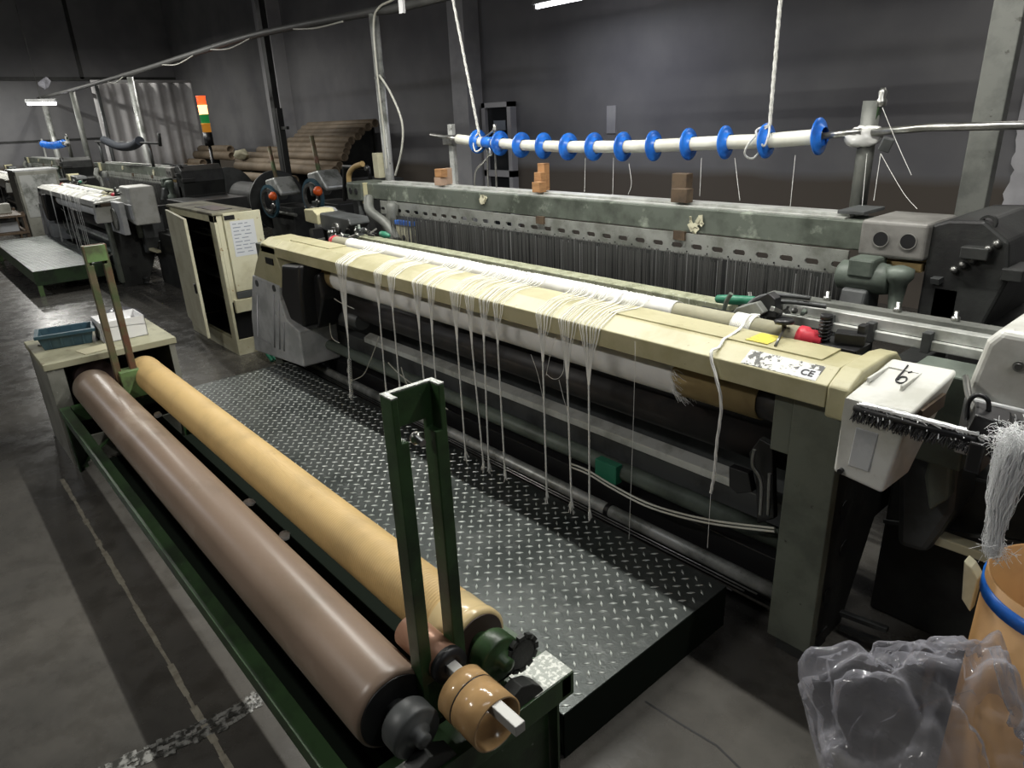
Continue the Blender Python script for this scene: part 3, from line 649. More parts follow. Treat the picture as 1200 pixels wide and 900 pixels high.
MB().prism([(-1.24, .97), (-1.2, 1.03), (-1.13, 1.06), (-1.10, 1.03), (-1.17, .97)], 'y', 2.02, 2.10).build('cutter_block', M['perf'], loom, .004)
wire('coiled_lever', [smoothpath([(-1.2, 2.05, .98), (-1.18, 2.08, 1.04), (-1.12, 2.1, 1.07), (-1.0, 2.12, 1.075)]), smoothpath([(-1.16, 2.05, .98), (-1.14, 2.08, 1.03), (-1.08, 2.1, 1.055), (-.95, 2.13, 1.055)])], .008, M['darkgrey'], loom)
# temple with green grip (right) and lever
c0 = at(838, 350, y=2.1); c1 = at(884, 353, y=2.1)
MB().lathe(c0, c1 - c0, [(0, .004), (.01, .014), (.05, .017), (.15, .017), (.16, .01)], 16).build('green_grip', M['hosegreen'], loom)
MB().prism([(at(a, b, y=2.06).x, at(a, b, y=2.06).z) for a, b in ((876, 368), (884, 352), (902, 343), (910, 350), (912, 372))], 'y', 2.05, 2.09).build('temple_block', M['black'], loom, .003)
wire('upright_lever', [smoothpath([at(848, 363, y=2.04), at(852, 352, y=2.04), at(857, 344, y=2.04)])], .008, M['greygreen'], loom)
MB().box(-1.36, -1.2, 2.02, 2.07, .97, 1.0).build('temple_base', M['black'], loom, .003)
# left-hand head: cream box with dark gear body and green lever
MB().prism([(-4.66, 1.03), (-4.66, 1.115), (-4.52, 1.12), (-4.47, 1.09), (-4.47, 1.02)], 'y', 2.15, 2.30).build('selector_cover', M['cream'], loom, .008)
MB().prism([(-4.47, .99), (-4.47, 1.1), (-4.08, 1.09), (-4.06, 1.05), (-4.2, .96)], 'y', 2.17, 2.32).build('selector_body', M['darkgrey'], loom, .01)
MB().cyl((-4.22, 2.14, 1.02), (-4.22, 2.18, 1.02), .035, 20).build('gear_wheel', M['steeldark'], loom)
MB().box(-4.5, -4.45, 2.1, 2.2, .9, 1.0).build('selector_stand', M['black'], loom)
cluster(-4.05, 2.2, .99, 33, .16); cluster(-4.1, 2.1, .96, 34, .18)
c0 = at(446, 274, y=2.12); c1 = at(467, 279, y=2.12)
MB().lathe(c0, c1 - c0, [(0, .006), (.01, .018), (.05, .02), (.09, .012), (.1, .004)], 14).build('green_grip', M['hosegreen'], loom)
MB().lathe((-4.25, 2.6, .95), (.12, 0, 1), [(0, .05), (.06, .055), (.12, .04), (.17, .045), (.19, .02)], 18).build('cast_elbow', M['galvold'], loom)
MB().tube(smoothpath([(-4.45, 2.55, 1.16), (-4.36, 2.5, 1.08), (-4.2, 2.52, 1.0), (-4.05, 2.5, .9)]), .035, 14).build('exhaust_duct', M['galvold'], loom)
# blue topped canister inside
c = at(484, 275, y=2.62)
MB().box(-4.15, -3.95, 2.56, 2.59, .83, 1.0).build('pale_panel', M['cabinet'], loom, .008)
MB().box(-4.15, -3.95, 2.555, 2.592, 1.0, 1.03).build('blue_panel', M['blue'], loom, .004)
MB().cyl((-4.05, 2.553, .92), (-4.05, 2.558, .92), .018, 14).build('panel_hole', M['black'], loom)
# --- left end covers
def P2(l, y): return [(at(a, b, y=y).x, at(a, b, y=y).z) for a, b in l]
MB().prism(P2(((306, 284), (322, 291), (324, 303), (331, 322), (330, 338), (297, 322), (300, 308)), 1.70), 'y', 1.70, 1.95).build('upper_cover', M['cream'], loom, .008, seg=3)
lc = MB().prism(P2(((297, 322), (328, 335), (330, 352), (337, 375), (352, 388), (358, 430), (300, 410), (296, 370)), 1.70), 'y', 1.69, 1.95).build('lower_cover', M['whitegrey'], loom, .01, seg=3)
for pl in (((302, 345), (302, 395), (317, 403)), ((321, 345), (322, 407)), ((327, 352), (328, 409)), ((333, 378), (333, 411))):
    MB().tube([Vector((at(a, b, y=1.688).x, 1.688, at(a, b, y=1.688).z)) for a, b in pl], .006, 6).build('cover_rib', M['doorframe'], loom)
for a, b in ((301, 332), (321, 338)):
    c = at(a, b, y=1.688); MB().cyl((c.x, 1.685, c.z), (c.x, 1.692, c.z), .022, 16).build('cover_boss', M['darkgrey'], loom)
c = at(316, 306, y=1.699); MB().box(c.x - .055, c.x + .055, 1.694, 1.70, c.z - .02, c.z + .02).build('black_vent', M['black'], loom)
MB().prism(P2(((329, 310), (350, 312), (352, 345), (356, 385), (340, 375), (329, 345)), 1.66), 'y', 1.66, 1.85).build('motor_cover', M['black'], loom, .02, seg=3)
MB().prism(P2(((352, 330), (372, 320), (378, 350), (372, 385), (356, 388)), 1.75), 'y', 1.75, 1.9).build('gear_cover', M['black'], loom, .02, seg=3)
MB().cyl((-4.2, 1.93, .55), (-3.6, 1.93, .55), .05, 20).build('air_cylinder', M['darkgrey'], loom)
# --- right end plastic cover with slot
p = [(-.665, 1.665, .80), (-.525, 1.665, .79), (-.525, 1.95, .79), (-.665, 1.95, .80), (-.668, 1.66, .965), (-.505, 1.655, .975), (-.505, 1.93, 1.005), (-.668, 1.93, 1.0)]
p[0] = (-.662, 1.64, .765); p[1] = (-.535, 1.63, .755); p[2] = (-.53, 1.78, .755); p[3] = (-.662, 1.80, .765)
cv = MB().hexa(p).build('side_cover', M['white'], loom, .012, seg=4)
cut(cv, MB().box(-.655, -.49, 1.60, 1.72, .925, .955))
MB().box(-.66, -.52, 1.675, 1.72, .918, .96).build('slot_shade', M['black'], loom)  # black box paints the shade inside the slot recess
for (x0, x1, y0, y1) in ((-.655, -.648, 1.75, 1.87), (-.575, -.568, 1.75, 1.87), (-.655, -.568, 1.865, 1.872)):
    MB().box(x0, x1, y0, y1, .985 + (y0 - 1.75) * .11 - .003, .9965 + (y1 - 1.87) * .1).build('moulded_rim', M['white'], loom, .002)
def six(pl): return [Vector((q.x, q.y, .9715 + (q.y - 1.655) * .11 + .0012)) for q in [at(a, b, z=.988) for a, b in pl]]
wire('number_six', [smoothpath(six(((1063, 433), (1058, 438), (1053, 442), (1050, 446), (1055, 448.5), (1061, 447.5), (1062, 444), (1056, 443), (1052, 445))), 5), six(((1064, 439.5), (1068, 439)))], .0022, M['ink'], loom)
MB().cyl((-.64, 1.628, .778), (-.64, 1.64, .778), .007, 12).build('screw_hole', M['black'], loom)
MB().hexa([(-.625, 1.634, .80), (-.575, 1.632, .80), (-.575, 1.64, .80), (-.625, 1.64, .80), (-.625, 1.649, .90), (-.57, 1.648, .90), (-.57, 1.66, .90), (-.625, 1.66, .90)]).build('moulded_panel', M['whitegrey'], loom, .002)
MB().box(-.52, -.50, 1.70, 1.85, .93, .965).build('red_edge', M['wooddark'], loom)
# grey box behind the cover, and the grey right hand cover
MB().hexa([(-.64, 1.99, .70), (-.47, 1.99, .70), (-.47, 2.13, .70), (-.64, 2.13, .70), (-.64, 1.99, .965), (-.485, 1.99, .965), (-.485, 2.13, .965), (-.64, 2.13, .965)]).build('grey_box', M['greygreen'], loom, .006)
rc = MB().prism([(-.475, .80), (-.475, .97), (-.455, 1.10), (-.43, 1.135), (-.05, 1.13), (-.05, .74), (-.30, .76)], 'y', 1.90, 2.15).build('right_cover', M['white'], loom, .02, seg=4)
MB().box(-.47, -.05, 1.885, 1.90, .80, .955).build('cover_step', M['whitegrey'], loom, .006)
MB().ring((-.375, 1.897, 1.055), (0, -1, 0), .013, .006, .006).build('screw_ring', M['steel'], loom)
MB().cyl((-.375, 1.897, 1.055), (-.375, 1.888, 1.055), .008, 12).build('bolt', M['steeldark'], loom)
MB().box(-.68, .0, 2.42, 3.1, 0, .93).build('void_dark_block', M['darkframe'], loom, .01)  # dark block added to keep the void under the machinery near-black
MB().box(-.70, .3, 2.20, 2.42, .0, .60).build('void_dark_block_low', M['darkframe'], loom, .01)  # lower dark block added to hide the lit floor in that void
# things below on the right side
MB().prism(P2(((1052, 500), (1130, 510), (1120, 600), (1085, 650), (1050, 640)), 2.05), 'y', 2.05, 2.3).build('gear_case', M['darkgrey'], loom, .02)
MB().prism(P2(((1092, 520), (1118, 512), (1112, 585), (1088, 600), (1082, 560)), 2.0), 'y', 2.0, 2.05).build('gear_case_rib', M['legpaint'], loom, .01)
MB().cyl((-.45, 2.3, .25), (-.45, 2.36, .25), .13, 28).build('drive_wheel', M['darkframe'], loom)
for dz in (0, .035):
    MB().bar(at(985, 718 + dz * 500, y=2.0), at(1040, 738 + dz * 500, y=2.0), .02, .015).build('foot_rod', M['darkgrey'], loom)
MB().bar((-.52, 2.1, .42), (-.36, 2.14, .40), .05, .03).build('pale_bracket', M['cabinet'], loom, .004)
MB().bar((-.70, 2.2, .35), (-.1, 2.1, .55), .012, .012).build('brace_rod', M['darkgrey'], loom)

# ---- woven cloth
def cloth_path():
    p = [(2.03, .988), (1.985, 1.022)]
    for k in range(9):
        a = math.radians(60 + k * 16); p.append((1.945 + .037 * math.cos(a), 1.0 + .037 * math.sin(a)))
    p += [(1.90, .96), (1.80, .87)]
    for k in range(12):
        a = math.radians(150 + k * 22); p.append((1.86 + .0755 * math.cos(a), .819 + .0755 * math.sin(a)))
    return p
cp = cloth_path(); cm = MB(); random.seed(2); n = 240
from mathutils import noise as nz
rr = []
for i in range(n + 1):
    t_ = i / n; row = []
    for k, (y, z) in enumerate(cp):
        x = -3.66 + (2.28 if k < 11 else 2.39) * t_
        if k >= 11: x += .012 * math.sin(k * 1.3) * (t_ > .9)
        d = (.003 * nz.noise(Vector((x * 5, y * 8, 0))) + .003 * abs(nz.noise(Vector((x * 14 + k * .25, k * .3, 0))))) if k < 11 else 0
        row.append((x, y - d * .6, z + (d if k < 11 else 0)))
    rr.append(row)
for i in range(n):
    for k in range(len(cp) - 1): cm.quad([rr[i][k], rr[i + 1][k], rr[i + 1][k + 1], rr[i][k + 1]], True)
wc = thing('woven_cloth', 'white woven cloth running over the thin roll and wound on the lower beam', 'cloth', (-2.5, 1.9, .9), 'cloth on the looms')
o = cm.build('cloth_sheet', M['cloth'], wc, weld=True); s = o.modifiers.new('s', 'SOLIDIFY'); s.thickness = .0015
# fuzzy selvedge
fz = []
for k in range(60):
    a = math.radians(random.uniform(150, 300)); p0 = Vector((-1.275, 1.86 + .078 * math.cos(a), .819 + .078 * math.sin(a)))
    q = p0 + Vector((random.uniform(.01, .06), -random.uniform(0, .02), -random.uniform(.0, .02)))
    fz.append([p0, (p0 + q) / 2 + Vector((0, -.004, .006)), q])
stuff(wire('selvedge_fuzz', fz, .0005, M['fibre'], wc, res=0))

# ---- yarn tails hanging over the front beam
TAILS = [  # x pixel at beam edge, y pixel there, bottom px, bottom py, strands, fray
    (401, 312, 412, 466, 16, 'thick frayed'), (443, 322, 453, 463, 7, 'thin'), (459, 326, 469, 457, 8, 'forked'),
    (489, 334, 499, 470, 9, 'slim'), (505, 338, 516, 516, 7, 'straight'), (534, 345, 546, 536, 8, 'straight'),
    (550, 349, 567, 548, 7, 'leaning'), (568, 354, 573, 550, 8, 'forked'), (583, 357, 592, 558, 6, 'single'),
    (637, 371, 641, 584, 9, 'bushy ended'), (665, 378, 670, 594, 10, 'forked'), (692, 384, 691, 605, 12, 'thick')]
def tail(i, ex, ey, bx, by, ns, kind):
    random.seed(100 + i)
    e = at(ex, ey, y=1.697); b = at(bx, by, y=1.685)
    xs = e.x; base = Vector((xs, 1.69, .967)); sp = []
    join = .967 - random.uniform(.16, .22) if i else .967 - .42
    fan = .010 + .0032 * ns
    for k in range(ns):
        o_ = (k / (ns - 1) - .5) * 2
        x0 = xs + o_ * fan + random.uniform(-.006, .006)
        xt = x0 + random.uniform(-.012, .012) + o_ * fan * .5
        xj = b.x + (xs - b.x) * .72
        jf = .5 if i == 0 else .12
        pts = [(xt, 1.95, 1.039), (xt, 1.915, 1.032), (xt + .2 * (x0 - xt), 1.88, 1.012), (x0, 1.80, 1.0085 + random.uniform(0, .003)), (x0, 1.765, 1.004), (x0, 1.728, .988),
               (x0, 1.697, .970), (x0 * .8 + xj * .2, 1.693, .93), ((x0 * .35 + xj * .65), 1.688, (join + .967) / 2 - .01), (xj + o_ * .004, 1.686, join)]
        sp.append(smoothpath(pts, 3))
    # twisted lower cord, ending in a small tassel
    for k in range(4):
        a0 = k * 1.57; pts = []; J = Vector((b.x + (xs - b.x) * .72, 1.686, join)); n = 40
        for q in range(n + 1):
            t_ = q / n; c = J.lerp(b, t_); rr_ = .0022 + (.004 if i == 0 else .0015) * max(0, t_ - .88) * 8 + (.008 if (i == 0 and t_ > .3) else 0)
            pts.append(c + Vector((rr_ * math.cos(a0 + t_ * 40), rr_ * math.sin(a0 + t_ * 40), 0)))
        sp.append((pts, [1.35] * (n + 1)))
    for k in range(14 if i else 40):
        s0 = b + Vector((random.uniform(-.004, .004), random.uniform(-.004, .004), random.uniform(.01, .035 if i else .18)))
        sp.append([s0, s0 + Vector((random.uniform(-.01, .01), random.uniform(-.006, .006), -random.uniform(.02, .045)))])
    o = wire('yarn_tail', sp, .0013, M['yarn'], base=(xs, 1.69, .97), res=1)
    return tag(o, f'{ordinal(i)} hanging white yarn tail from the left on the near loom, {kind}', 'yarn', 'yarn tails over the near front beam')
tails = [tail(i, *a) for i, a in enumerate(TAILS)]
# knotted string at the right
pts = smoothpath([(-1.09, 1.975, 1.035), (-1.1, 1.93, 1.04), (-1.09, 1.87, 1.015), (-1.085, 1.80, 1.006), (-1.08, 1.765, 1.006), (-1.075, 1.735, .99), (-1.075, 1.694, .973), at(845, 470, y=1.69), at(840, 520, y=1.69), at(837, 555, y=1.69), at(833, 578, y=1.69)], 10)
sp = []
for k in range(3):
    sp.append(([p + Vector((.0028 * math.cos(k * 2.1 + i * .5), .0028 * math.sin(k * 2.1 + i * .5), 0)) for i, p in enumerate(pts)], [1] * len(pts)))
for k in range(14):
    a = -1.15 + k * .005
    sp.append(smoothpath([(a, 1.91, .985), (a, 1.908, 1.01), (a + .002, 1.93, 1.034), (a + .002, 1.96, 1.034), (a, 1.985, 1.0)], 3))
tag(wire('knotted_string', sp, .0025, M['yarn'], base=(-1.08, 1.7, .97), res=2), 'thick twisted white string tied round the thin roll near the nameplate', 'string')
sp = [smoothpath([at(744, 400, y=1.69), at(744, 430, y=1.69), at(741, 530, y=1.69), at(737, 632, y=1.69)]), [at(833, 578, y=1.69), at(829, 642, y=1.69)]]
tag(wire('loose_thread', [sp[0]], .0008, M['yarn'], base=sp[0][0], res=1), 'single fine thread hanging alone between the twelfth tail and the string', 'thread')
tag(wire('loose_thread', [sp[1]], .0008, M['yarn'], base=sp[1][0], res=1), 'short fine thread trailing below the knotted string', 'thread')
lp = [smoothpath([at(a, b, y=1.688) for a, b in l], 6) for l in (((640, 438), (648, 444), (656, 442), (661, 430), (659, 405)), ((640, 440), (645, 415), (651, 395)), ((655, 445), (660, 465), (666, 485)), ((622, 415), (630, 438), (637, 470)))]
tag(wire('tangled_thread', lp, .0009, M['yarn'], base=at(650, 430, y=1.69), res=1), 'loose tangled thread loop beside the tenth yarn tail', 'thread')

# ================================================================== OVERHEAD BAR WITH BLUE DISCS
DPX = [(560, 166), (586, 168), (611, 170), (637, 171), (666, 172), (696, 172), (730, 172), (766, 171), (807, 169), (850, 167), (898, 165), (960, 160)]
DP = [at(a, b, y=2.85) for a, b in DPX]
lb = thing('disc_roller', 'long sagging off-white pipe carrying twelve blue plastic discs above the near loom', 'roller', (-2.4, 2.85, 1.5), 'disc rollers over the looms')
path = smoothpath([at(537, 163, y=2.85)] + DP[:], 5)
MB().tube(path, .030, 20).build('pipe', M['tubewhite'], lb)
for i, p in enumerate(DP):
    nb_ = (DP[min(i + 1, 11)] - DP[max(i - 1, 0)]).normalized(); rr_ = random.uniform(-.06, .06)
    d = (nb_ + Vector((0, rr_, rr_ * .3))).normalized()
    MB().lathe(p - d * .016, d, [(0, .034), (.004, .04), (.012, .06), (.014, .071), (.019, .071), (.019, .058), (.03, .042), (.04, .034)], 36, False).build('flange_disc', M['blue'], lb)
MB().lathe(DP[0] + (DP[1] - DP[0]) * .3, DP[1] - DP[0], [(0, .033), (.03, .036), (.06, .033), (.09, .036)], 20).build('blue_sleeve', M['blue'], lb)
e0 = at(505, 158, y=2.85); MB().cyl(e0, path[0], .012, 12).build('end_rod', M['steel'], lb)
MB().cyl(DP[-1], at(1010, 154, y=2.85), .013, 12).build('end_rod', M['steel'], lb)
# supports of the bar
def support(x, r, z0, z1, label):
    t = thing('bar_support', label, 'support post', (x, 2.9, z0), 'supports standing on the top beam'); return t
t = thing('support_post', 'short pale square post holding the left end of the disc roller', 'post', (-3.87, 2.86, 1.25))
MB().box(-3.895, -3.85, 2.87, 2.90, 1.22, 1.625).build('shaft', M['galv'], t, .002)
MB().box(-3.92, -3.83, 2.84, 2.89, 1.50, 1.56).build('clamp', M['steel'], t, .004)
x = at(1003, 240, y=2.88).x
t = thing('support_post', 'round grey post with foil-wrapped clamp holding the right end of the disc roller', 'post', (x, 2.90, 1.25))
MB().cyl((x, 2.90, 1.25), (x, 2.90, 1.655), .032, 22).build('shaft', M['galvold'], t)
crumple('plastic_wrap', Vector((x, 2.88, 1.535)), .075, .055, .05, mat('crumpled_clear_wrap', (.6, .6, .58), .18, .2), 14, 9, .5, parent=t)
MB().obox((x + .09, 2.86, 1.50), .04, .03, .05, (.2, .3, .4)).build('clamp', M['darkgrey'], t, .004)
a0 = at(1022, 155, y=2.9); a1 = at(1033, 118, y=2.9)
MB().bar(a0, a1, .03, .012).build('slanted_arm', M['green'], t, .002)
MB().lathe(a1, (0, 0, 1), [(-.02, .018), (.0, .02), (.01, .012), (.03, .016), (.045, .008)], 12).build('arm_knob', M['steel'], t)
tag(MB().tube([at(1022, 155, y=2.86), at(1090, 149, y=2.86), at(1150, 148, y=2.86), at(1240, 146, y=2.86)], .014, 12).build('steel_rod', M['steel'], base=at(1022, 155, y=2.86)), 'long bare steel rod running right from the wrapped clamp past the post', 'rod')
# threads by the right support
thr = [((1034, 126), (1050, 165), (1068, 205)), ((1032, 180), (1058, 225), (1075, 245)), ((1032, 180), (1024, 235)), ((1016, 180), (1010, 245)), ((932, 182), (926, 242)), ((822, 185), (820, 230)), ((861, 185), (867, 235)), ((737, 192), (740, 215), (736, 228)), ((686, 185), (685, 225)), ((719, 185), (718, 228))]
for i, l in enumerate(thr):
    tag(wire('fine_thread', [smoothpath([at(a, b, y=2.84) for a, b in l], 5)], .0011, M['yarn'], base=at(*l[0], y=2.84), res=0),
        f'{ordinal(i)} wisp of thread near the disc roller, ' + ('right of the wrapped post' if i < 4 else 'below the blue discs'), 'thread', 'wisps of thread by the disc roller')
# ropes
def rope(p0, p1, r, label, knot, nstr=3):
    sp = []; n = 90
    for k in range(nstr):
        sp.append([Vector(p0).lerp(Vector(p1), i / n) + Vector((r * math.cos(k * 2.09 + i * .9), r * math.sin(k * 2.09 + i * .9), 0)) for i in range(n + 1)])
    for q in knot: sp.append(smoothpath(q, 6))
    return tag(wire('hanging_rope', sp, r * 1.1, M['rope'], base=p1, res=2), label, 'rope')
p1 = at(561, 155, y=2.84); pt_ = at(530, -5, y=2.84)
top = p1 + (pt_ - p1) * 3.0
rope(top, p1, .0045, 'thin white rope hanging from the ceiling to the leftmost blue disc', [[p1, p1 + Vector((-.02, -.03, -.05)), p1 + Vector((.01, -.04, -.11)), p1 + Vector((.03, 0, -.08)), p1]])
p1 = at(902, 147, y=2.84); pt_ = at(915, -5, y=2.84); top = p1 + (pt_ - p1) * 3.2
rope(top, p1, .0042, 'braided grey rope hanging from the ceiling, looped round the pipe at the eleventh disc', [[p1, p1 + Vector((-.05, -.04, -.05)), p1 + Vector((-.085, -.035, -.11)), p1 + Vector((-.06, .0, -.13)), p1 + Vector((-.03, .03, -.06)), p1], [p1, p1 + Vector((.015, -.03, -.04)), p1 + Vector((.0, -.035, -.08)), p1 + Vector((-.04, -.035, -.02)), p1]])
# rod bracket with thin feed arms near the left discs
t = thing('thread_guide_stand', 'thin bent wire stand with clamps between the first and second discs', 'stand', (-3.5, 2.83, 1.27))
wire('guide_wire', [smoothpath([at(a, b, y=2.84) for a, b in l]) for l in (((556, 222), (558, 200), (571, 185), (577, 165), (580, 152)), ((572, 220), (571, 180), (569, 160)), ((582, 220), (580, 175)), ((560, 165), (572, 158), (581, 150)))], .006, M['steel'], t)
for a, b in ((580, 152), (575, 179)):
    MB().lathe(at(a, b, y=2.84), (0, 0, 1), [(-.02, .012), (0, .016), (.012, .01), (.03, .012)], 10).build('clamp', M['steel'], t)

# wooden blocks on the top beam
def block(px, py, y, sx, sy, sz, m, label, z=1.262):
    c = at(px, py, y=y)
    return tag(MB().box(c.x - sx / 2, c.x + sx / 2, y - sy / 2, y + sy / 2, z, z + sz).build('wooden_block', m, base=(c.x, y, z), bevel=.002), label, 'block', 'wooden blocks on the top beam')
block(517, 222, 2.69, .07, .05, .05, M['woodpale'], 'pinkish lower block of the leftmost pair on the top beam')
block(517, 206, 2.69, .07, .05, .05, M['wood'], 'orange block stacked on the pinkish block by the short pale post', 1.313)
block(524, 206, 2.76, .045, .05, .10, M['woodpale'], 'narrow upright pale block just behind the leftmost pair')
block(632, 232, 2.69, .06, .05, .055, M['wood'], 'lowest front block of the middle group on the top beam')
block(633, 216, 2.735, .055, .04, .10, M['wood'], 'middle-height block of the middle group on the top beam')
block(637, 205, 2.775, .055, .04, .145, M['wood'], 'tallest rear block of the middle group on the top beam')
block(799, 232, 2.69, .085, .05, .06, M['wooddark'], 'dark lower block of the right group on the top beam')
block(799, 222, 2.745, .08, .05, .12, M['wooddark'], 'dark taller block behind, in the right group on the top beam')

# ================================================================== BRUSH AND RIGHT FOREGROUND
t = thing('brush_rod', 'long black bristle brush with white yarn laid along it at the right', 'brush', (-.5, 1.60, .98))
p0 = at(1002, 478, y=1.66); p1 = at(1145, 516, y=1.60)
MB().cyl(p0, p1, .009, 12).build('rod', M['black'], t)
random.seed(8); bs = []
for k in range(420):
    p = p0.lerp(p1, random.random() ** .9); bs.append([p, p + Vector((random.uniform(-.014, .014), random.uniform(-.015, .005), -random.uniform(.02, .036)))])
stuff(wire('bristles', bs, .0009, M['black'], t, res=0))
MB().box(p1.x - .01, p1.x + .02, 1.585, 1.70, .90, .97).build('rod_end', M['black'], t, .004)
MB().tube(smoothpath([(p1.x - .12, 1.9, 1.0), (p1.x - .06, 1.75, .99), (p1.x, 1.66, .985)]), .008, 8).build('mount_rod', M['steel'], t)
tb = MB(); tb.obox((p1.x + .005, 1.64, 1.0), .07, .07, .05, (.1, .2, .3)).obox((p1.x + .02, 1.66, .97), .05, .05, .09, (0, .3, 0)); tb.build('clamp_block', M['black'], t, .006)
wire('hose_loop', [smoothpath([at(a, b, y=1.64) for a, b in ((1133, 492), (1135, 472), (1145, 463), (1158, 470), (1157, 492), (1152, 515))])], .005, M['black'], t)
sp = []
for k in range(36):
    y_ = random.uniform(-.006, .006); z_ = .012 + random.uniform(0, .006); s0 = random.uniform(0, .2)
    sp.append([p0.lerp(p1, f) + Vector((0, y_ + random.uniform(-.002, .002), z_ + random.uniform(-.0015, .0015))) for f in [s0 + (1 - s0) * q / 10 for q in range(11)]])
for k in range(160):
    p = p0.lerp(p1, random.random()) + Vector((0, 0, .012)); sp.append([p, p + Vector((random.uniform(.0, .03), random.uniform(-.012, .004), random.uniform(-.03, .01)))])
tag(stuff(wire('selvedge_yarn', sp, .0013, M['fibre'], base=p0, res=0)), 'fluffy white selvedge yarn lying along the brush rod', 'yarn')
# hanging fibre bundle
random.seed(12); sp = []
top_ = at(1195, 515, y=1.56); bot = at(1168, 655, y=1.56)
for k in range(1100):
    w0 = random.gauss(0, 1); w1 = random.gauss(0, 1)
    s_ = random.uniform(0, .35); e_ = random.uniform(.6, 1.02)
    pts = []
    for q in range(9):
        f = s_ + (e_ - s_) * q / 8; wd = .011 * max(0, 1 - f) ** 1.2 + .0042 + .002 * (f > .85)
        c = top_.lerp(bot, f) + Vector((-.012 * math.sin(f * 2.2), 0, 0))
        pts.append(c + Vector((wd * w0 + .003 * math.sin(q * 1.3 + k * 1.7), wd * w1 * .6, .0)))
    sp.append(pts)
for k in range(700):
    c = at(random.gauss(1186, 13), random.gauss(515, 9), y=1.58 + random.uniform(-.02, .05)); d = Vector((random.uniform(-.022, .022), random.uniform(-.015, .015), random.uniform(-.02, .012)))
    sp.append([c, c + d * .5 + Vector((0, -.004, .005)), c + d])
for k in range(90):
    c = bot + Vector((random.gauss(0, .012), random.gauss(0, .01), random.uniform(0, .05))); sp.append([c, c + Vector((random.uniform(-.03, .03), random.uniform(-.01, .01), random.uniform(-.03, .02)))])
tag(stuff(wire('waste_fibre', sp, .0005, M['fibre'], base=top_, res=0)), 'big bunch of white waste fibre hanging down into the drum at right', 'fibre')
# fibre drum
c = Vector((-.135, 1.72, 0)); rd = .175; ht = .645
t = thing('fibre_drum', 'brown cardboard drum with a bright blue hoop at the right edge', 'drum', c)
MB().lathe(c, (0, 0, 1), [(0, rd), (ht, rd), (ht, rd - .006), (.02, rd - .006)], 48, False).build('drum_wall', M['drum'], t)
MB().cyl(c + Vector((0, 0, .0)), c + Vector((0, 0, .02)), rd - .004, 40).build('drum_bottom', M['drum'], t)
MB().lathe(c + Vector((0, 0, ht - .055)), (0, 0, 1), [(0, rd + .001), (0, rd + .005), (.035, rd + .005), (.035, rd + .001)], 48, False).build('hoop', M['blue'], t)
# pale bent sheet leaning left of the drum
tag(MB().prism([(at(a, b, y=1.8).x, at(a, b, y=1.8).z) for a, b in ((1131, 655), (1140, 663), (1148, 677), (1138, 716), (1128, 700))], 'y', 1.79, 1.83).build('metal_guard', M['cabinet'], base=at(1138, 716, y=1.8), bevel=.004), 'small pale chipped metal guard standing left of the brown drum', 'guard')
# clear plastic bags on the floor
def bag(name, c, rx, ry, rz, seed, label, n=64, amp=.5):
    return crumple(name, Vector(c), rx, ry, rz, M['film'], n, seed, amp, .004, label, 'plastic bag', sharp=1.5, planes=34)
bag('plastic_bag', (-.27, 1.37, .27), .32, .24, .47, 5, 'big clear crumpled plastic bag on the floor in front of the drum')
bag('plastic_bag', (-.02, 1.05, .16), .20, .20, .28, 8, 'clear plastic bag slumped at the bottom right corner')

# ================================================================== PLATFORM
PX0, PX1, PY0, PY1, PZ = -4.38, -1.0, .985, 1.76, .16
pf = thing('work_platform', 'low chequer-plate platform on a green steel frame in front of the near loom', 'platform', (-2.7, 1.4, 0), 'work platforms')
MB().box(PX0, PX1, PY0, PY1, PZ - .006, PZ).build('chequer_plate', M['plate'], pf)
for y0 in (PY0, PY1 - .04): MB().box(PX0, PX1, y0 + .005, y0 + .035, PZ - .06, PZ - .006).build('side_rail', M['green'], pf)
for x0 in (PX0, -2.7, PX1 - .04): MB().box(x0 + .002, x0 + .038, PY0 + .036, PY1 - .036, PZ - .06, PZ - .006).build('cross_rail', M['green'], pf)
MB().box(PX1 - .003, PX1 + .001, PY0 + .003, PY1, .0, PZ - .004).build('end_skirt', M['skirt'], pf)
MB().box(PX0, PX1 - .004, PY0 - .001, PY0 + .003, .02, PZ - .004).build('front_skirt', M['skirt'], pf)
for x0 in (PX0, PX1 - .05):
    for y0 in (PY0 + .01, PY1 - .06): MB().box(x0 + .003, x0 + .045, y0, y0 + .045, 0, PZ - .06).build('leg', M['green'], pf)
lg = MB(); s_ = .0375; r2 = math.sqrt(.5); a_ = math.radians(0)
import itertools
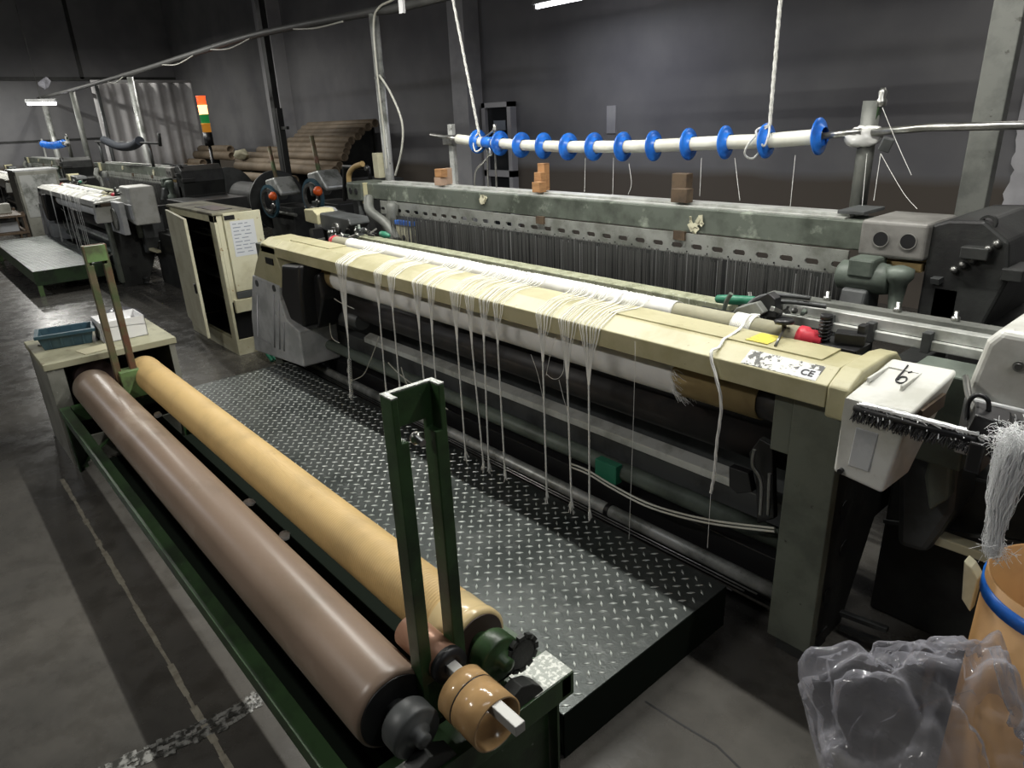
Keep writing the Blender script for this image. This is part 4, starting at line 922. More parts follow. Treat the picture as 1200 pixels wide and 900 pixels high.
# tear-drop lugs in a basket pattern turned against the plate's edges
ang = math.radians(41)
ux, uy = math.cos(ang), -math.sin(ang)
for i in range(-140, 140):
    for j in range(-140, 140):
        u, v = i * s_, j * s_
        x = (PX0 + PX1) / 2 + u * ux - v * uy; y = (PY0 + PY1) / 2 + u * uy + v * ux
        if not (PX0 + .015 < x < PX1 - .015 and PY0 + .015 < y < PY1 - .015): continue
        d = (ux, uy) if (i + j) % 2 else (-uy, ux)
        L_, W_, h_ = .0155, .0046, .0028
        n_ = (-d[1], d[0]); k0 = len(lg.v)
        lg.v += [(x - d[0] * L_, y - d[1] * L_, PZ), (x - n_[0] * W_, y - n_[1] * W_, PZ), (x + d[0] * L_, y + d[1] * L_, PZ), (x + n_[0] * W_, y + n_[1] * W_, PZ),
                 (x - d[0] * L_ * .6, y - d[1] * L_ * .6, PZ + h_), (x - n_[0] * W_ * .45, y - n_[1] * W_ * .45, PZ + h_), (x + d[0] * L_ * .6, y + d[1] * L_ * .6, PZ + h_), (x + n_[0] * W_ * .45, y + n_[1] * W_ * .45, PZ + h_)]
        for f in ((0, 1, 5, 4), (1, 2, 6, 5), (2, 3, 7, 6), (3, 0, 4, 7), (4, 5, 6, 7)): lg.f.append(tuple(k0 + q for q in f)); lg.s.append(False)
stuff(lg.build('plate_lugs', M['lug'], pf))

# ================================================================== ROLLER STAND
rs = thing('roller_stand', 'green steel stand carrying the brown and yellow rollers with slotted uprights', 'roller stand', (-2.5, .68, 0))
FX0, FX1, FY0, FY1, FZ = -4.02, -.95, .375, .965, .35
MB().prism([(FY0, FZ - .05), (FY0, FZ), (FY0 + .045, FZ), (FY0 + .045, FZ - .006), (FY0 + .006, FZ - .006), (FY0 + .006, FZ - .05)], 'x', FX0, FX1 + .05).build('front_rail', M['green'], rs, .001)
MB().box(FX0, FX1, FY1 - .03, FY1, FZ - .06, FZ - .005).build('rear_rail', M['green'], rs)
for x0, x1 in ((FX1 - .10, FX1), (FX0, FX0 + .08)):
    MB().prism([(x0, FZ - .07), (x0, FZ), (x1, FZ), (x1, FZ - .07), (x1 - .006, FZ - .07), (x1 - .006, FZ - .006), (x0 + .006, FZ - .006), (x0 + .006, FZ - .07)], 'y', FY0 + .05, FY1 + .01).build('end_channel', M['green'], rs, .001)
MB().box(FX1 - .098, FX1 - .002, FY1 - .12, FY1 + .008, FZ, FZ + .003).build('top_plate', M['speck'], rs)
MB().box(FX1 - .098, FX1 - .03, .70, .76, FZ, FZ + .05).build('bearing_pad', M['speck'], rs, .002)
MB().box(FX1 - .05, FX1 + .0, .47, .53, FZ, FZ + .03).build('bearing_pad', M['speck'], rs, .002)
for x in (FX0 + .005, FX1 - .055):
    for y in (FY0 + .005, FY1 - .045):
        MB().box(x, x + .05, y, y + .006, 0, FZ - .07).box(x, x + .006, y, y + .05, 0, FZ - .07).build('leg', M['green'], rs)
MB().box(FX1 - .04, FX1 - .034, FY0 + .05, FY1 - .05, .0, FZ - .07).build('end_plate', M['green'], rs)
MB().bar((FX0 + .02, FY0 + .02, .02), (FX0 + .02, FY1 - .2, FZ - .08), .03, .006).build('diagonal_brace', M['green'], rs)
MB().box(FX0, FX1, FY0 + .2, FY0 + .22, .04, .07).build('lower_rail', M['green'], rs)
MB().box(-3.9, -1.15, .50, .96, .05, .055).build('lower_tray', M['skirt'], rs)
MB().box(-3.9, -1.15, .60, .80, .22, .226).build('gap_shade_sheet', M['skirt'], rs)  # black sheet added as the shade in the gap between the rollers
# rollers
BR = (.545, .43, .095); YR = (.808, .44, .08)
def roller_end(x, y, z, sgn, m):
    MB().lathe((x, y, z), (sgn, 0, 0), [(0, .03), (.035, .03), (.035, .056), (.042, .06), (.085, .06), (.09, .054), (.09, .03), (.096, .028), (.10, .018), (.115, .018), (.118, .008)], 32).build('bearing', m, rs, .0)
MB().lathe((-3.985, BR[0], BR[1]), (1, 0, 0), [(0, .08), (.004, BR[2]), (.12, BR[2] + .0006), (2.87, BR[2]), (2.892, BR[2] - .001), (2.897, BR[2] - .008)], 72).build('brown_roller', M['brownrub'], rs)['label'] = 'smooth brown roller'
MB().cyl((-1.0885, BR[0], BR[1]), (-1.084, BR[0], BR[1]), BR[2] - .01, 48).build('end_disc', M['black'], rs)
roller_end(-1.085, BR[0], BR[1], 1, M['darkgrey'])
pr = [(0, .07), (.004, YR[2] + .003), (.05, YR[2] + .003), (.055, YR[2])]
x = .06
while x < 2.80:
    pr += [(x, YR[2] - .0038), (x + .0035, YR[2] + .001), (x + .006, YR[2] + .001)]; x += .0095
pr += [(2.81, YR[2])]
yr = MB().lathe((-4.03, YR[0], YR[1]), (1, 0, 0), pr, 64).build('ribbed_yellow_roller', M['yellowrub'], rs); yr['label'] = 'yellow roller with fine ribs'
MB().lathe((-1.225, YR[0], YR[1]), (1, 0, 0), [(0, YR[2] + .0005), (.0, YR[2] + .003), (.075, YR[2] + .003), (.08, YR[2] + .001), (.085, YR[2] + .006), (.105, YR[2] + .006), (.11, YR[2] - .004)], 64).build('clear_band', M['yellowband'], rs)
MB().cyl((-1.12, YR[0], YR[1]), (-1.112, YR[0], YR[1]), YR[2] - .006, 48).build('end_disc', mat('dark_brown_disc', (.05, .03, .025), .5), rs)
roller_end(-1.115, YR[0], YR[1], 1, M['green'])
roller_end(-3.985, BR[0], BR[1], -1, M['darkgrey']); roller_end(-4.03, YR[0], YR[1], -1, M['darkgrey'])
# pillow blocks
for (y, z) in ((BR[0], BR[1]), (YR[0], YR[1])):
    MB().prism([(y - .07, FZ), (y - .06, FZ + .02), (y - .035, z - .045), (y, z - .03), (y + .035, z - .045), (y + .06, FZ + .02), (y + .07, FZ)], 'x', -.995, -.955).build('pillow_block', M['darkframe'], rs, .003)
# teeth of the small sprocket beside the green bearing
sk = MB(); c = Vector((-1.02, .865, .43))
for k in range(12):
    a = k * math.pi / 6; sk.obox(c + Vector((0, .045 * math.cos(a), .045 * math.sin(a))), .012, .014, .018, (a, 0, 0))
sk.cyl(c - Vector((.006, 0, 0)), c + Vector((.006, 0, 0)), .042, 24); sk.build('sprocket', M['darkframe'], rs)
# slotted uprights: two flanged legs, a cap and a foot
def upright(x, y0, y1, z0, z1, m):
    f, lw = .042, .030
    o = MB().box(x, x + f, y0, y1, z0, z1).build('slotted_upright', m, rs, .0025)
    zb = z0 + .15; zt = z1 - .075
    sl = [(y0 + lw, zt), (y0 + lw, zb + .02), (y0 + lw + .008, zb + .006), ((y0 + y1) / 2, zb), (y1 - lw - .008, zb + .006), (y1 - lw, zb + .02), (y1 - lw, zt)]
    cut(o, MB().prism(sl, 'x', x - .05, x + f + .05))
    cut(o, MB().box(x + .012, x + f + .05, y0 + .014, y1 - .014, zt - .02, z1 + .05))
    cut(o, MB().box(x + .022, x + f + .05, y0 + .014, y1 - .014, z0 - .02, zb - .01))
    return o
upright(-1.10, .606, .728, FZ - .02, 1.165, M['green'])
upright(-3.95, .645, .75, FZ - .02, 1.15, M['olive'])
MB().box(-3.9445, -3.905, .652, .743, 1.07, 1.148).build('upright_cap', M['green_light'], rs, .001)
MB().box(-3.96, -3.88, .66, .78, FZ, .50).build('upright_foot', M['green_light'], rs, .004)
MB().prism([(-1.10, .606), (-1.058, .606), (-1.058, .620), (-1.088, .620), (-1.088, .714), (-1.058, .714), (-1.058, .728), (-1.10, .728)], 'z', 1.165, 1.168).build('worn_edge', M['speck'], rs)
c = at(526, 492, x=-1.08)
MB().lathe(Vector((-1.09, .668, 1.06)), (1, 0, -.2), [(0, .012), (.012, .014), (.014, .008), (.03, .008)], 12).build('screw', M['steel'], rs)
# shaft with cores resting in the right upright
sh = thing('square_shaft', 'square steel shaft lying through the right upright, carrying cardboard cores', 'shaft', (-1.0, .668, .5))
MB().box(-1.22, -.80, .655, .681, .495, .521).build('bar', mat('dull_steel', (.45, .45, .43), .55, .5), sh, .002)
MB().lathe((-1.20, .668, .508), (1, 0, 0), [(0, .03), (.0, .042), (.15, .042), (.15, .03)], 28).build('copper_sleeve', mat('dull_copper', (.3, .16, .1), .4, .3), sh)
MB().lathe((-1.05, .668, .508), (1, 0, 0), [(0, .02), (0, .044), (.018, .044), (.018, .02)], 24).build('collar', M['black'], sh)
tag(MB().lathe((-1.0, .668, .462), (1, 0, 0), [(0, .055), (0, .064), (.042, .064), (.0425, .062), (.0455, .062), (.046, .064), (.125, .064), (.125, .0585), (.04, .0585)], 48, False).build('cardboard_core', M['glossycore'], base=(-.94, .668, .462)), 'short varnished cardboard core hung on the square shaft end', 'core')
tag(MB().lathe((-.9575, .668, .462), (1, 0, 0), [(0, .060), (0, .0643), (.003, .0643), (.003, .060)], 48, False).build('groove_shade', M['black'], base=(-.957, .668, .462)), 'thin black ring standing for the shaded groove round the varnished cardboard core', 'band')  # black ring puts the shade of the core's groove into colour
# sagging loops of scrap fibre under the rollers
for k, (px, py) in enumerate(((292, 588), (333, 628), (186, 486))):
    c = at(px, py, z=.33)
    o = crumple('fibre_scrap', c, .028, .022, .014, M['fibre'], 8, 30 + k, .5)
    tag(o, ('nearest', 'middle', 'farthest')[(1, 0, 2)[k]] + ' white fibre scrap caught between the two rollers', 'scrap')

# ================================================================== METAL BOX AT THE FAR END OF THE STAND
bx = thing('metal_box', 'scuffed grey metal box with open front at the far end of the rollers', 'box', (-4.4, .7, 0))
BX0, BX1, BY0, BY1, BZ = -4.66, -4.08, .375, 1.0, .575
MB().box(BX0 - .01, BX1 + .01, BY0 - .01, BY1 + .01, BZ - .035, BZ).build('top', M['boxtop'], bx, .003)
MB().box(BX0, BX1, BY0, BY0 + .01, 0, BZ - .035).build('side_panel', M['boxgrey'], bx)
MB().box(BX0, BX1, BY1 - .01, BY1, 0, BZ - .035).build('side_panel', M['boxgrey'], bx)
MB().box(BX0, BX0 + .01, BY0 + .01, BY1 - .01, 0, BZ - .035).build('back_panel', M['darkgrey'], bx)
MB().box(BX1 - .012, BX1, BY0 + .01, BY0 + .075, 0, BZ - .035).box(BX1 - .012, BX1, BY1 - .03, BY1 - .01, 0, BZ - .035).box(BX1 - .012, BX1, BY0 + .01, BY1 - .01, 0, .14).build('front_frame', M['boxgrey'], bx)
MB().cyl((-4.4, .59, .43), (-4.14, .59, .43), .1, 28).build('drive_drum', mat('dark_maroon', (.05, .03, .028), .6), bx)
# blue-grey bin
b0 = at(66, 402, z=BZ); 
def bin_(cx, cy, sx, sy, h, rot, m, name, label, cat, lip=.014, t_=.005):
    o = MB(); k = .86
    def ring(s, z, e=0): return [(cx + (a * (sx / 2 * s + e)) * math.cos(rot) - (b * (sy / 2 * s + e)) * math.sin(rot), cy + (a * (sx / 2 * s + e)) * math.sin(rot) + (b * (sy / 2 * s + e)) * math.cos(rot), z) for a, b in ((-1, -1), (1, -1), (1, 1), (-1, 1))]
    o.rings([ring(k, BZ), ring(1, BZ + h - .018), ring(1, BZ + h - .018, lip), ring(1, BZ + h, lip), ring(1, BZ + h, -t_), ring(k, BZ + .006, -t_)], False)
    th = thing(name, label, cat, (cx, cy, BZ)); o.build('shell', m, th, .002)
    rb = MB()
    for f in (-.6, -.2, .2, .6):
        for s_, ax in ((-1, 0), (1, 0)):
            x = cx + f * sx / 2 * math.cos(rot) - s_ * sy / 2 * .96 * math.sin(rot); y = cy + f * sx / 2 * math.sin(rot) + s_ * sy / 2 * .96 * math.cos(rot)
            rb.obox((x, y, BZ + h * .5), .006, .012, h * .8, (0, 0, rot))
    rb.build('ribs', m, th); return th
bin_(-4.42, .545, .26, .17, .085, math.radians(80), M['bluegrey'], 'storage_bin', 'dark blue-grey plastic bin standing on the metal box', 'bin')
wb = thing('paper_carton', 'open white carton standing on the metal box behind the upright', 'carton', (-4.36, .80, BZ))
cx0, cx1, cy0, cy1, hz = -4.47, -4.25, .69, .915, .115
MB().box(cx0, cx1, cy0, cy0 + .003, BZ, BZ + hz).box(cx0, cx1, cy1 - .003, cy1, BZ, BZ + hz).box(cx0, cx0 + .003, cy0, cy1, BZ, BZ + hz).box(cx1 - .003, cx1, cy0, cy1, BZ, BZ + hz).box(cx0, cx1, cy0, cy1, BZ, BZ + .003).build('walls', M['paperwhite'], wb)
MB().hexa([(cx0, cy0, BZ + hz - .03), (cx1, cy0, BZ + hz - .03), (cx1, cy1, BZ + hz - .05), (cx0, cy1, BZ + hz - .05), (cx0, cy0, BZ + hz - .027), (cx1, cy0, BZ + hz - .027), (cx1, cy1, BZ + hz - .047), (cx0, cy1, BZ + hz - .047)]).build('inner_flap', M['paperwhite'], wb)
tag(MB().obox((-4.17, .63, BZ + .002), .12, .16, .003, (0, 0, .2)).build('paper_sheet', mat('yellowed_paper', (.5, .47, .33), .8), base=(-4.17, .63, BZ)), 'yellowed flat sheet lying between the bin and the carton', 'paper')
tag(MB().obox((-4.5, .46, BZ + .004), .05, .09, .006, (0, 0, .5)).build('rubber_scrap', M['black'], base=(-4.5, .46, BZ)), 'flat black scrap lying left of the blue-grey bin', 'scrap')

# ================================================================== CABINET
cb = thing('control_cabinet', 'cream electrical cabinet with its door ajar left of the near loom', 'cabinet', (-5.7, 2.0, 0))
CX0, CX1, CY0, CY1, CZ = -6.36, -5.29, 1.74, 2.02, 1.07
MB().box(CX0, CX0 + .015, CY0, CY1, .12, CZ).build('side_panel', M['cabinet'], cb)
MB().box(CX0, CX1, CY1 - .015, CY1, .12, CZ).build('back_panel', M['cabinet'], cb)
MB().box(CX0 - .01, CX1 + .01, CY0 - .01, CY1 + .01, CZ, CZ + .02).build('top_panel', M['cabinet_top'], cb, .004)
MB().box(CX0 + .5, CX1 - .15, CY0 + .06, CY1 - .08, CZ + .02, CZ + .023).build('top_stain', M['black'], cb)
MB().box(CX0, CX1, CY0, CY1, 0, .12).build('plinth', M['cabinet'], cb)
MB().box(CX0 + .016, CX0 + .02, CY0 + .03, CY1 - .016, .13, CZ - .01).box(CX0 + .02, CX1 - .016, CY1 - .02, CY1 - .016, .13, CZ - .01).box(CX1 - .02, CX1 - .016, CY0 + .03, CY1 - .02, .13, CZ - .01).box(CX0 + .02, CX1 - .02, CY0 + .03, CY1 - .02, .121, .125).build('shade_lining', M['black'], cb)  # black lining added to paint the shade inside the open cabinet
MB().box(CX0, CX0 + .05, CY0, CY0 + .02, .12, CZ).box(CX1 - .10, CX1, CY0, CY0 + .02, .12, CZ).box(CX0, CX1, CY0, CY0 + .02, CZ - .05, CZ).build('door_surround', M['cabinet'], cb, .002)
MB().box(CX1 - .015, CX1, CY0 + .02, CY1, .42, CZ).build('side_panel', M['cabinet'], cb, .004)
MB().box(CX1, CX1 + .03, CY0 + .06, CY1 + .06, .50, CZ + .01).build('side_door', M['cabinet'], cb, .004)
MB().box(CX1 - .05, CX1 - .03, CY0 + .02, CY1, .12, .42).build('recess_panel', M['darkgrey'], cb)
for z in (.36, .52, .7, .86): MB().box(CX0 + .05, CX1 - .1, CY0 + .12, CY1 - .03, z, z + .008).build('shelf', M['darkgrey'], cb)
for k, (x, z) in enumerate(((-5.5, .53), (-5.45, .37), (-5.6, .37), (-5.5, .21), (-5.48, .71))):
    MB().obox((x, CY0 + .14, z + .02), .1, .1, .006, (0, .1, .3 * k)).build('loose_card', M['paperwhite'], cb)
da = math.radians(-8); hx, hy = CX0 + .01, CY0 - .028; dl = .86
ex, ey = hx + dl * math.cos(da), hy + dl * math.sin(da); nx, ny = -math.sin(da), math.cos(da)
dd = MB().hexa([(hx, hy, .13), (ex, ey, .13), (ex + nx * .022, ey + ny * .022, .13), (hx + nx * .022, hy + ny * .022, .13), (hx, hy, CZ - .02), (ex, ey, CZ - .02), (ex + nx * .022, ey + ny * .022, CZ - .02), (hx + nx * .022, hy + ny * .022, CZ - .02)]).build('door', M['cabinet'], cb, .003)
f = .93; MB().obox((hx + dl * f * math.cos(da) - nx * .006, hy + dl * f * math.sin(da) - ny * .006, .52), .035, .012, .075, (0, 0, da)).build('door_handle', M['black'], dd, .003)
fz = .9
pn = MB().box(CX1 + .0302, CX1 + .032, CY0 + .10, CY1 - .0, .76, 1.02).build('instruction_sheet', M['paper'], cb)
random.seed(4); ln = MB()
for r_ in range(9):
    z = .995 - r_ * .026; y = CY0 + .115
    while y < CY1 - .05:
        wv = random.uniform(.02, .06); ln.box(CX1 + .032, CX1 + .0324, y, min(y + wv, CY1 - .02), z, z + .006); y += wv + random.uniform(.01, .03)
stuff(ln.build('printed_lines', M['inkgrey'], pn))
MB().box(CX1 + .03, CX1 + .036, CY0 + .065, CY0 + .14, 1.035, 1.065).build('black_badge', M['black'], cb)
MB().box(CX1 + .005, CX1 + .03, CY0 + .06, CY1 + .02, .445, .495).build('drive_unit', M['darkgrey'], cb, .004)
MB().box(CX1, CX1 + .035, CY0 + .03, CY1 - .02, .34, .44).build('lower_door', M['cabinet'], cb, .004)
for k in range(5): wire('hose', [smoothpath([(-5.15, 1.9 + k * .03, .36), (-5.08, 1.86 + k * .03, .25), (-5.05 + .02 * k, 1.84 + k * .02, .12), (-4.9, 1.84 + k * .03, .02)])], .013, M['hosegreen'] if k < 3 else (M['creamcloth'] if k == 3 else M['black']), cb)

# ================================================================== FAR LOOMS (same row), with their cloth, tails, platform
index_kids()
def far_copy(dx, which, looms_label, plat_label, tail_ids):
    c = dup(loom, (dx, 0, 0)); c['label'] = looms_label
    for ch in c.children:
        if ch.name.startswith(('front_beam', 'end_cap', 'top_panel', 'upper_cover')):
            ch.material_slots[0].link = 'OBJECT'; ch.material_slots[0].material = M['white']
    c2 = dup(wc, (dx, 0, 0)); c2['label'] = f'white cloth on the {which} loom of the row'
    if plat_label:
        p = dup(pf, (dx, 0, .0)); p['label'] = plat_label
        p.location.z = .12
        for ch in p.children:
            if ch.name.startswith(('end_skirt', 'front_skirt', 'side_rail')):
                ch.material_slots[0].link = 'OBJECT'; ch.material_slots[0].material = M['green']
        for sx in (PX0 + .003 + dx, PX1 - .047 + dx):
            for sy in (PY0 + .01, PY1 - .06): MB().box(sx, sx + .044, sy, sy + .045, 0, .13).build('leg', M['green_light'], p).location = (-dx, 0, -.12)
    for n_, i in enumerate(tail_ids):
        q = dup(tails[i], (dx, 0, 0)); q['label'] = f'{ordinal(n_)} yarn tail from the left on the {which} loom'; q['group'] = f'yarn tails on the {which} loom'
    if not plat_label:
        q = dup(lb, (dx, 0, 0)); q['label'] = f'blue disc roller over the {which} loom of the row'
        for nm in ('support_post', 'support_post.001'):
            o_ = bpy.data.objects[nm]; q = dup(o_, (dx, 0, 0)); q['label'] = ('left' if nm[-1] == 't' else 'right') + f' support post on the {which} loom of the row'
    return c
l2 = far_copy(-8.15, 'second', 'second loom of the row, grey with white tails, beyond the cabinet', 'farther chequer platform with light green legs, before the second loom', (0, 3, 5, 7, 8, 9, 10, 11))
far_copy(-15.0, 'farthest', 'farthest loom of the row at the left picture edge', None, (0, 5, 9))
c = at(135, 255, y=1.8) - Vector((-8.15, 0, 0)); lq = Vector(l2.location); l2['_o'] = tuple(lq)
c = at(135, 255, y=1.8)
MB().box(c.x - .26, c.x + .26, 1.80, 1.86, c.z - .17, c.z + .17).build('fan_panel', M['whitegrey'], l2, .01)
MB().ring((c.x, 1.798, c.z - .02), (0, -1, 0), .12, .10, .012).build('fan_ring', M['galvold'], l2)
MB().cyl((c.x, 1.79, c.z - .02), (c.x, 1.80, c.z - .02), .10, 28).build('fan_disc', M['boxgrey'], l2)
del l2['_o']
t = thing('grey_cabinet', 'tall grey steel cabinet between the second and farthest looms', 'cabinet', (-14.2, 1.9, 0))
MB().box(-14.6, -13.75, 1.62, 2.2, 0, 1.16).build('body', M['boxgrey'], t, .01)
MB().box(-13.75, -13.745, 1.66, 2.16, .45, 1.1).build('door', M['galv'], t)
MB().box(-14.55, -13.8, 1.61, 1.62, .5, 1.1).build('door', M['boxgrey'], t)
MB().box(-14.6, -13.75, 1.60, 2.22, 1.16, 1.18).build('top_panel', M['whitegrey'], t)
t = thing('storage_rack', 'low dark storage rack with boxes at the left picture edge', 'rack', (-12.6, 1.2, 0))
for z in (.05, .3, .55): MB().box(-13.9, -12.9, 1.0, 1.5, z, z + .03).build('shelf', M['wooddark'], t)
for x in (-13.9, -12.95):
    for y in (1.0, 1.46): MB().box(x, x + .04, y, y + .04, 0, .62).build('leg', M['wooddark'], t)
for k, (x, z) in enumerate(((-13.5, .58), (-13.2, .33), (-13.55, .33))):
    tag(MB().box(x - .12, x + .12, 1.08, 1.4, z, z + .14).build('parts_box', M['paper'] if k else M['boxgrey'], base=(x, 1.2, z), bevel=.004), ('grey parts box on the top shelf', 'right pale box on the middle shelf', 'left pale box on the middle shelf')[k] + ' of the storage rack', 'box')
# dark folded roll hung over a bar, before the curtain
t = thing('hanging_roll', 'dark sagging roll hung on a thin bar before the pale curtain', 'roll', at(140, 170, y=2.6))
MB().tube(smoothpath([at(a, b, y=2.6) for a, b in ((122, 164), (130, 168), (142, 172), (155, 171), (164, 165))]), .055, 14).build('roll', mat('navy_cloth', (.01, .014, .022), .8), t)
MB().tube([at(112, 166, y=2.6), at(187, 168, y=2.6)], .014, 8).build('bar', M['darkframe'], t)
for px in (114, 172):
    q = at(px, 167, y=2.6); MB().cyl((q.x, 2.62, 1.25), (q.x, 2.62, q.z), .02, 8).build('bar_post', M['darkgrey'], t)
MB().tube([at(186, 156, y=2.6), at(188, 171, y=2.6)], .02, 8).build('bar_hook', M['darkframe'], t)
# signal tower lamp
c = at(240, 140, y=3.25)
t = thing('signal_tower', 'signal tower light glowing red and orange on a black pole', 'signal light', (c.x, 3.25, 0))
zt = at(238, 112, y=3.25).z; zb = at(243, 155, y=3.25).z; hh = (zt - zb) / 4
for k, mm in enumerate(('lampred', 'lamporange', 'lampgreen', 'lampamber')):
    MB().lathe((c.x, 3.25, zt - hh * (k + 1)), (0, 0, 1), [(0, .052), (hh * .9, .052), (hh * .9, .056), (hh, .056)], 18).build('lamp_segment', M[mm], t)
MB().cyl((c.x, 3.25, zb - .16), (c.x, 3.25, zb), .055, 16).build('lamp_base', M['black'], t)
MB().cyl((c.x, 3.25, .5), (c.x, 3.25, zb - .1), .02, 10).build('pole', M['black'], t)
MB().box(c.x - .15, c.x + .15, 3.1, 3.4, 0, .5).build('pole_foot', M['darkframe'], t)
# warp beam row behind: dark flanged beams and let-off gear units
for i, (px, py) in enumerate(((25, 195), (110, 205), (212, 215), (290, 213))):
    x = (-13.9, -12.1, -10.9, -9.2)[i]
    t = thing('warp_beam', f'{ordinal(i)} dark round-flanged warp beam from the left behind the far looms', 'warp beam', (x, 3.9, 0), 'warp beams behind the looms')
    MB().cyl((x, 3.9, .75), (x + .03, 3.9, .75), .38, 40).build('flange', M['darkgrey'], t)
    MB().cyl((x - 1.2, 3.9, .75), (x, 3.9, .75), .2, 24).build('barrel', M['darkframe'], t)
    MB().box(x - .1, x + .1, 3.8, 4.0, 0, .6).build('stand', M['darkframe'], t)
for i, (px, py) in enumerate(((325, 228), (377, 222))):
    c = at(px, py, y=3.6)
    t = thing('let_off_unit', ('left' if i == 0 else 'right') + ' cutting head with ring guard and orange knob behind the cabinet', 'machine head', (c.x, 3.6, 0), 'machine heads with orange knobs')
    MB().prism([(c.x - .3, c.z - .1), (c.x - .32, c.z + .16), (c.x - .05, c.z + .2), (c.x + .14, c.z + .02), (c.x + .1, c.z - .02), (c.x - .12, c.z + .05)], 'y', 3.6, 3.85).build('head_casing', M['galv'], t, .02)
    MB().ring((c.x - .1, 3.55, c.z - .08), (.1, -1, 0), .2, .165, .03).build('ring_guard', M['bluegrey'], t)
    MB().ring((c.x - .1, 3.53, c.z - .08), (.1, -1, 0), .15, .12, .03).build('ring_guard', M['steel'], t)
    MB().lathe((c.x + .14, 3.5, c.z - .0), (.3, -1, 0), [(0, .05), (.03, .05), (.035, .035), (.06, .03), (.062, .005)], 20).build('knob', M['orange'], t)
    MB().lathe((c.x + .02, 3.56, c.z - .12), (.3, -1, 0), [(0, .03), (.05, .03), (.06, .015)], 14).build('spindle', M['steel'], t)
    MB().box(c.x - .4, c.x + .25, 3.65, 4.0, 0, c.z - .15).build('machine_base', M['darkframe'], t, .01)
    MB().cyl((c.x - .5, 3.62, c.z - .22), (c.x + .4, 3.62, c.z - .22), .02, 10).build('guide_rod', M['galvold'], t)
    MB().cyl((c.x - .28, 3.75, c.z), (c.x - .38, 3.75, c.z + .55), .025, 10).build('lever', M['olive'], t)
# arch guard and small parts left of the top beam
t = thing('belt_guard', 'dark frame with a curved yellow guard left of the top beam', 'guard', at(415, 215, y=3.4))
MB().tube(smoothpath([at(a, b, y=3.4) for a, b in ((410, 220), (409, 205), (415, 196), (425, 192))]), .025, 10).build('curved_guard', M['yellowrub'], t)
MB().tube([at(a, b, y=3.45) for a, b in ((404, 235), (403, 195), (432, 197), (434, 210))], .02, 8).build('frame', M['darkframe'], t)
MB().lathe(at(431, 197, y=3.4), (0, -1, 0), [(0, .03), (.03, .02)], 10).build('knob', M['steeldark'], t)
MB().box(at(415, 215, y=3.4).x - .25, at(415, 215, y=3.4).x + .25, 3.5, 3.8, 0, 1.15).build('body', M['darkframe'], t)

t = thing('yarn_feeder', 'pale blue banded yarn feeder on a dark stand at the right behind the loom', 'feeder', at(1165, 300, y=3.7))
q = at(1150, 290, y=3.7); MB().lathe(q, (1, 0, 0), [(0, .04), (.01, .05), (.1, .05), (.11, .04)], 20).build('reel', M['paper'], t)
MB().lathe(q + Vector((.03, 0, 0)), (1, 0, 0), [(0, .0515), (.02, .0515)], 20).build('reel_band', M['blue'], t)
MB().obox(at(1190, 295, y=3.6), .12, .08, .08, (.2, .2, .3)).build('feeder_body', M['darkgrey'], t, .006)
MB().box(q.x - .2, q.x + .5, 3.65, 3.8, 0, q.z - .05).build('stand', M['darkframe'], t)
MB().tube([at(1170, 336, y=3.3), at(1215, 342, y=3.3)], .03, 12).build('yellow_arm', M['yellowrub'], t)
MB().bar(at(1095, 330, y=2.6), at(1160, 292, y=2.9), .03, .02).build('slanted_bar', M['darkgrey'], loom)
for k in range(6):
    MB().lathe(at(1120 + k * 10, 318 - k * 6, y=2.62), (0, -1, .4), [(0, .012), (.03, .012), (.034, .004)], 8).build('tension_knob', M['steeldark'], loom)
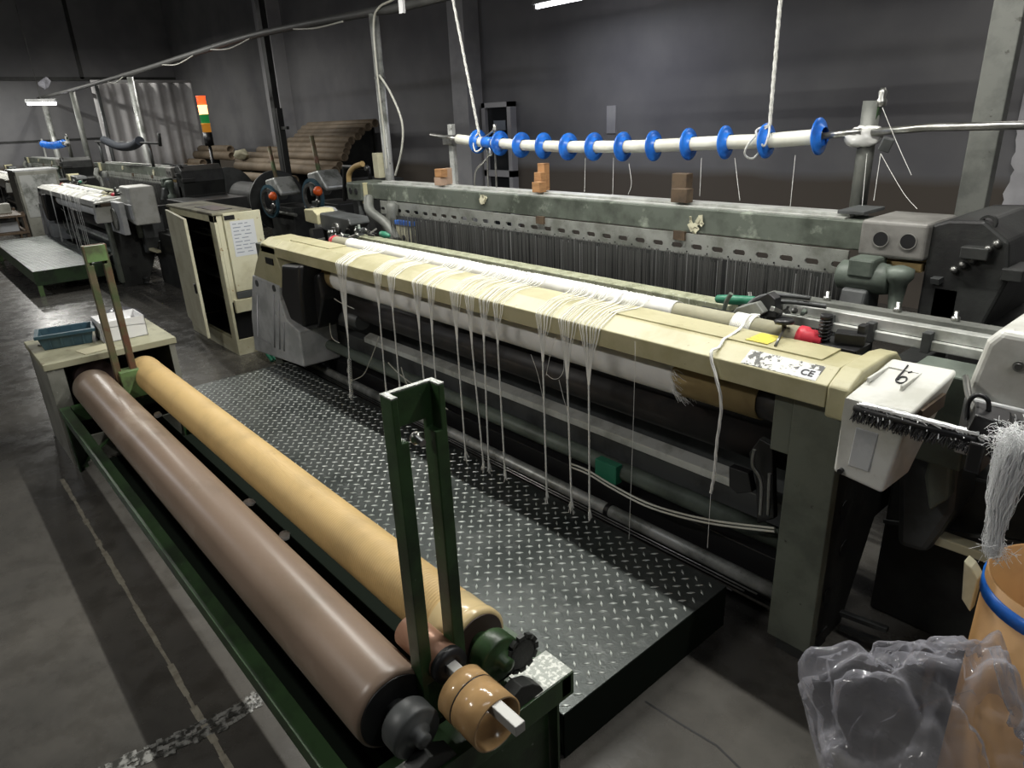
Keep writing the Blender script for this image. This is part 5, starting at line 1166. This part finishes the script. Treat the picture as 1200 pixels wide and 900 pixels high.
# ================================================================== CARDBOARD TUBE PILES
def pile(pts, y0, dy, r, which, group):
    P_ = [(at(xa, py, y=y0 + dy * i), at(xb, py, y=y0 + dy * i)) for i, (xa, xb, py) in enumerate(pts)]
    Z = [max(r, (a.z + b.z) / 2) for a, b in P_]
    for i, (a, b) in enumerate(P_):
        y = y0 + dy * i; z = Z[i]
        t = MB().lathe((a.x, y, z), (1, 0, 0), [(.05, r * .7), (0, r * .72), (0, r), (b.x - a.x, r), (b.x - a.x, r * .72), (b.x - a.x - .05, r * .7)], 18, True).build('cardboard_tube', M['tube'], base=(a.x, y, z))
        tag(t, f'{ordinal(i)} tube up from the bottom of the {which} cardboard tube pile', 'tube', group)
    xa = max(a.x for a, b in P_) + .05; xb = min(b.x for a, b in P_) - .25
    t = thing('tube_rack', f'dark sloping rack under the {which} pile of cardboard tubes', 'rack', ((xa + xb) / 2, y0, 0))
    e = r + .003; ys = [y0 + dy * i for i in range(len(Z))]
    poly = [(ys[0] - .02, 0), (ys[0] - .02, Z[0] - e)] + [(y, z - e) for y, z in zip(ys, Z)] + [(ys[-1] + .15, Z[-1] - e), (ys[-1] + .15, 0)]
    for x in ([xa + (xb - xa) * f for f in (.05, .5, .95)] if xb > xa else [xa]):
        MB().prism(poly, 'x', x - .03, x + .03).build('rack_frame', M['darkframe'], t)
    MB().box(min(xa, xb) + .1, max(xa, xb), ys[-1] + .15, ys[-1] + .17, 0, Z[-1] - e).build('rack_back', M['darkframe'], t)
pile([(267, 345, 208), (279, 393, 197), (280, 372, 191), (290, 372, 184), (305, 345, 177)], 4.9, .16, .078, 'nearer', 'tubes of the nearer pile')
pile([(318, 398, 192), (325, 404, 183), (330, 406, 177), (335, 408, 171), (340, 412, 165), (348, 420, 160), (352, 424, 155), (356, 432, 150), (362, 440, 146)], 5.2, .105, .062, 'taller rear', 'tubes of the taller rear pile')
pile([(203, 240, 196), (203, 238, 190), (225, 272, 182), (230, 270, 175)], 4.9, .13, .08, 'small left', 'tubes of the small left pile')
c = at(262, 178, y=4.8)
o = crumple('rag_heap', (c.x, 5.12, c.z - .05), .22, .12, .1, M['creamcloth'], 16, 5, .5); tag(o, 'crumpled pale rag lying on the small left tube pile', 'rag')
# plastic bag on the floor beyond the box
bag2 = crumple('plastic_bag', (-7.1, 1.35, .05), .35, .16, .09, M['film'], 22, 17, .5, .003, 'small clear plastic bag lying on the floor left of the cabinet', 'plastic bag')
# white container near the selector
tag(MB().box(-5.14, -4.92, 2.39, 2.61, 0, .9).build('canister_stand', M['darkframe'], base=(-5.03, 2.5, 0)), 'dark stand carrying the whitish canister behind the near loom', 'stand')
tag(MB().lathe((-5.03, 2.5, .90), (0, 0, 1), [(0, .1), (.12, .1), (.16, .07), (.17, .03)], 20).build('white_canister', M['whitegrey'], base=(-5.03, 2.5, .9)), 'whitish plastic canister behind the left end of the near loom', 'canister')
for o in list(COL.objects):
    if '_o' in o: del o['_o']
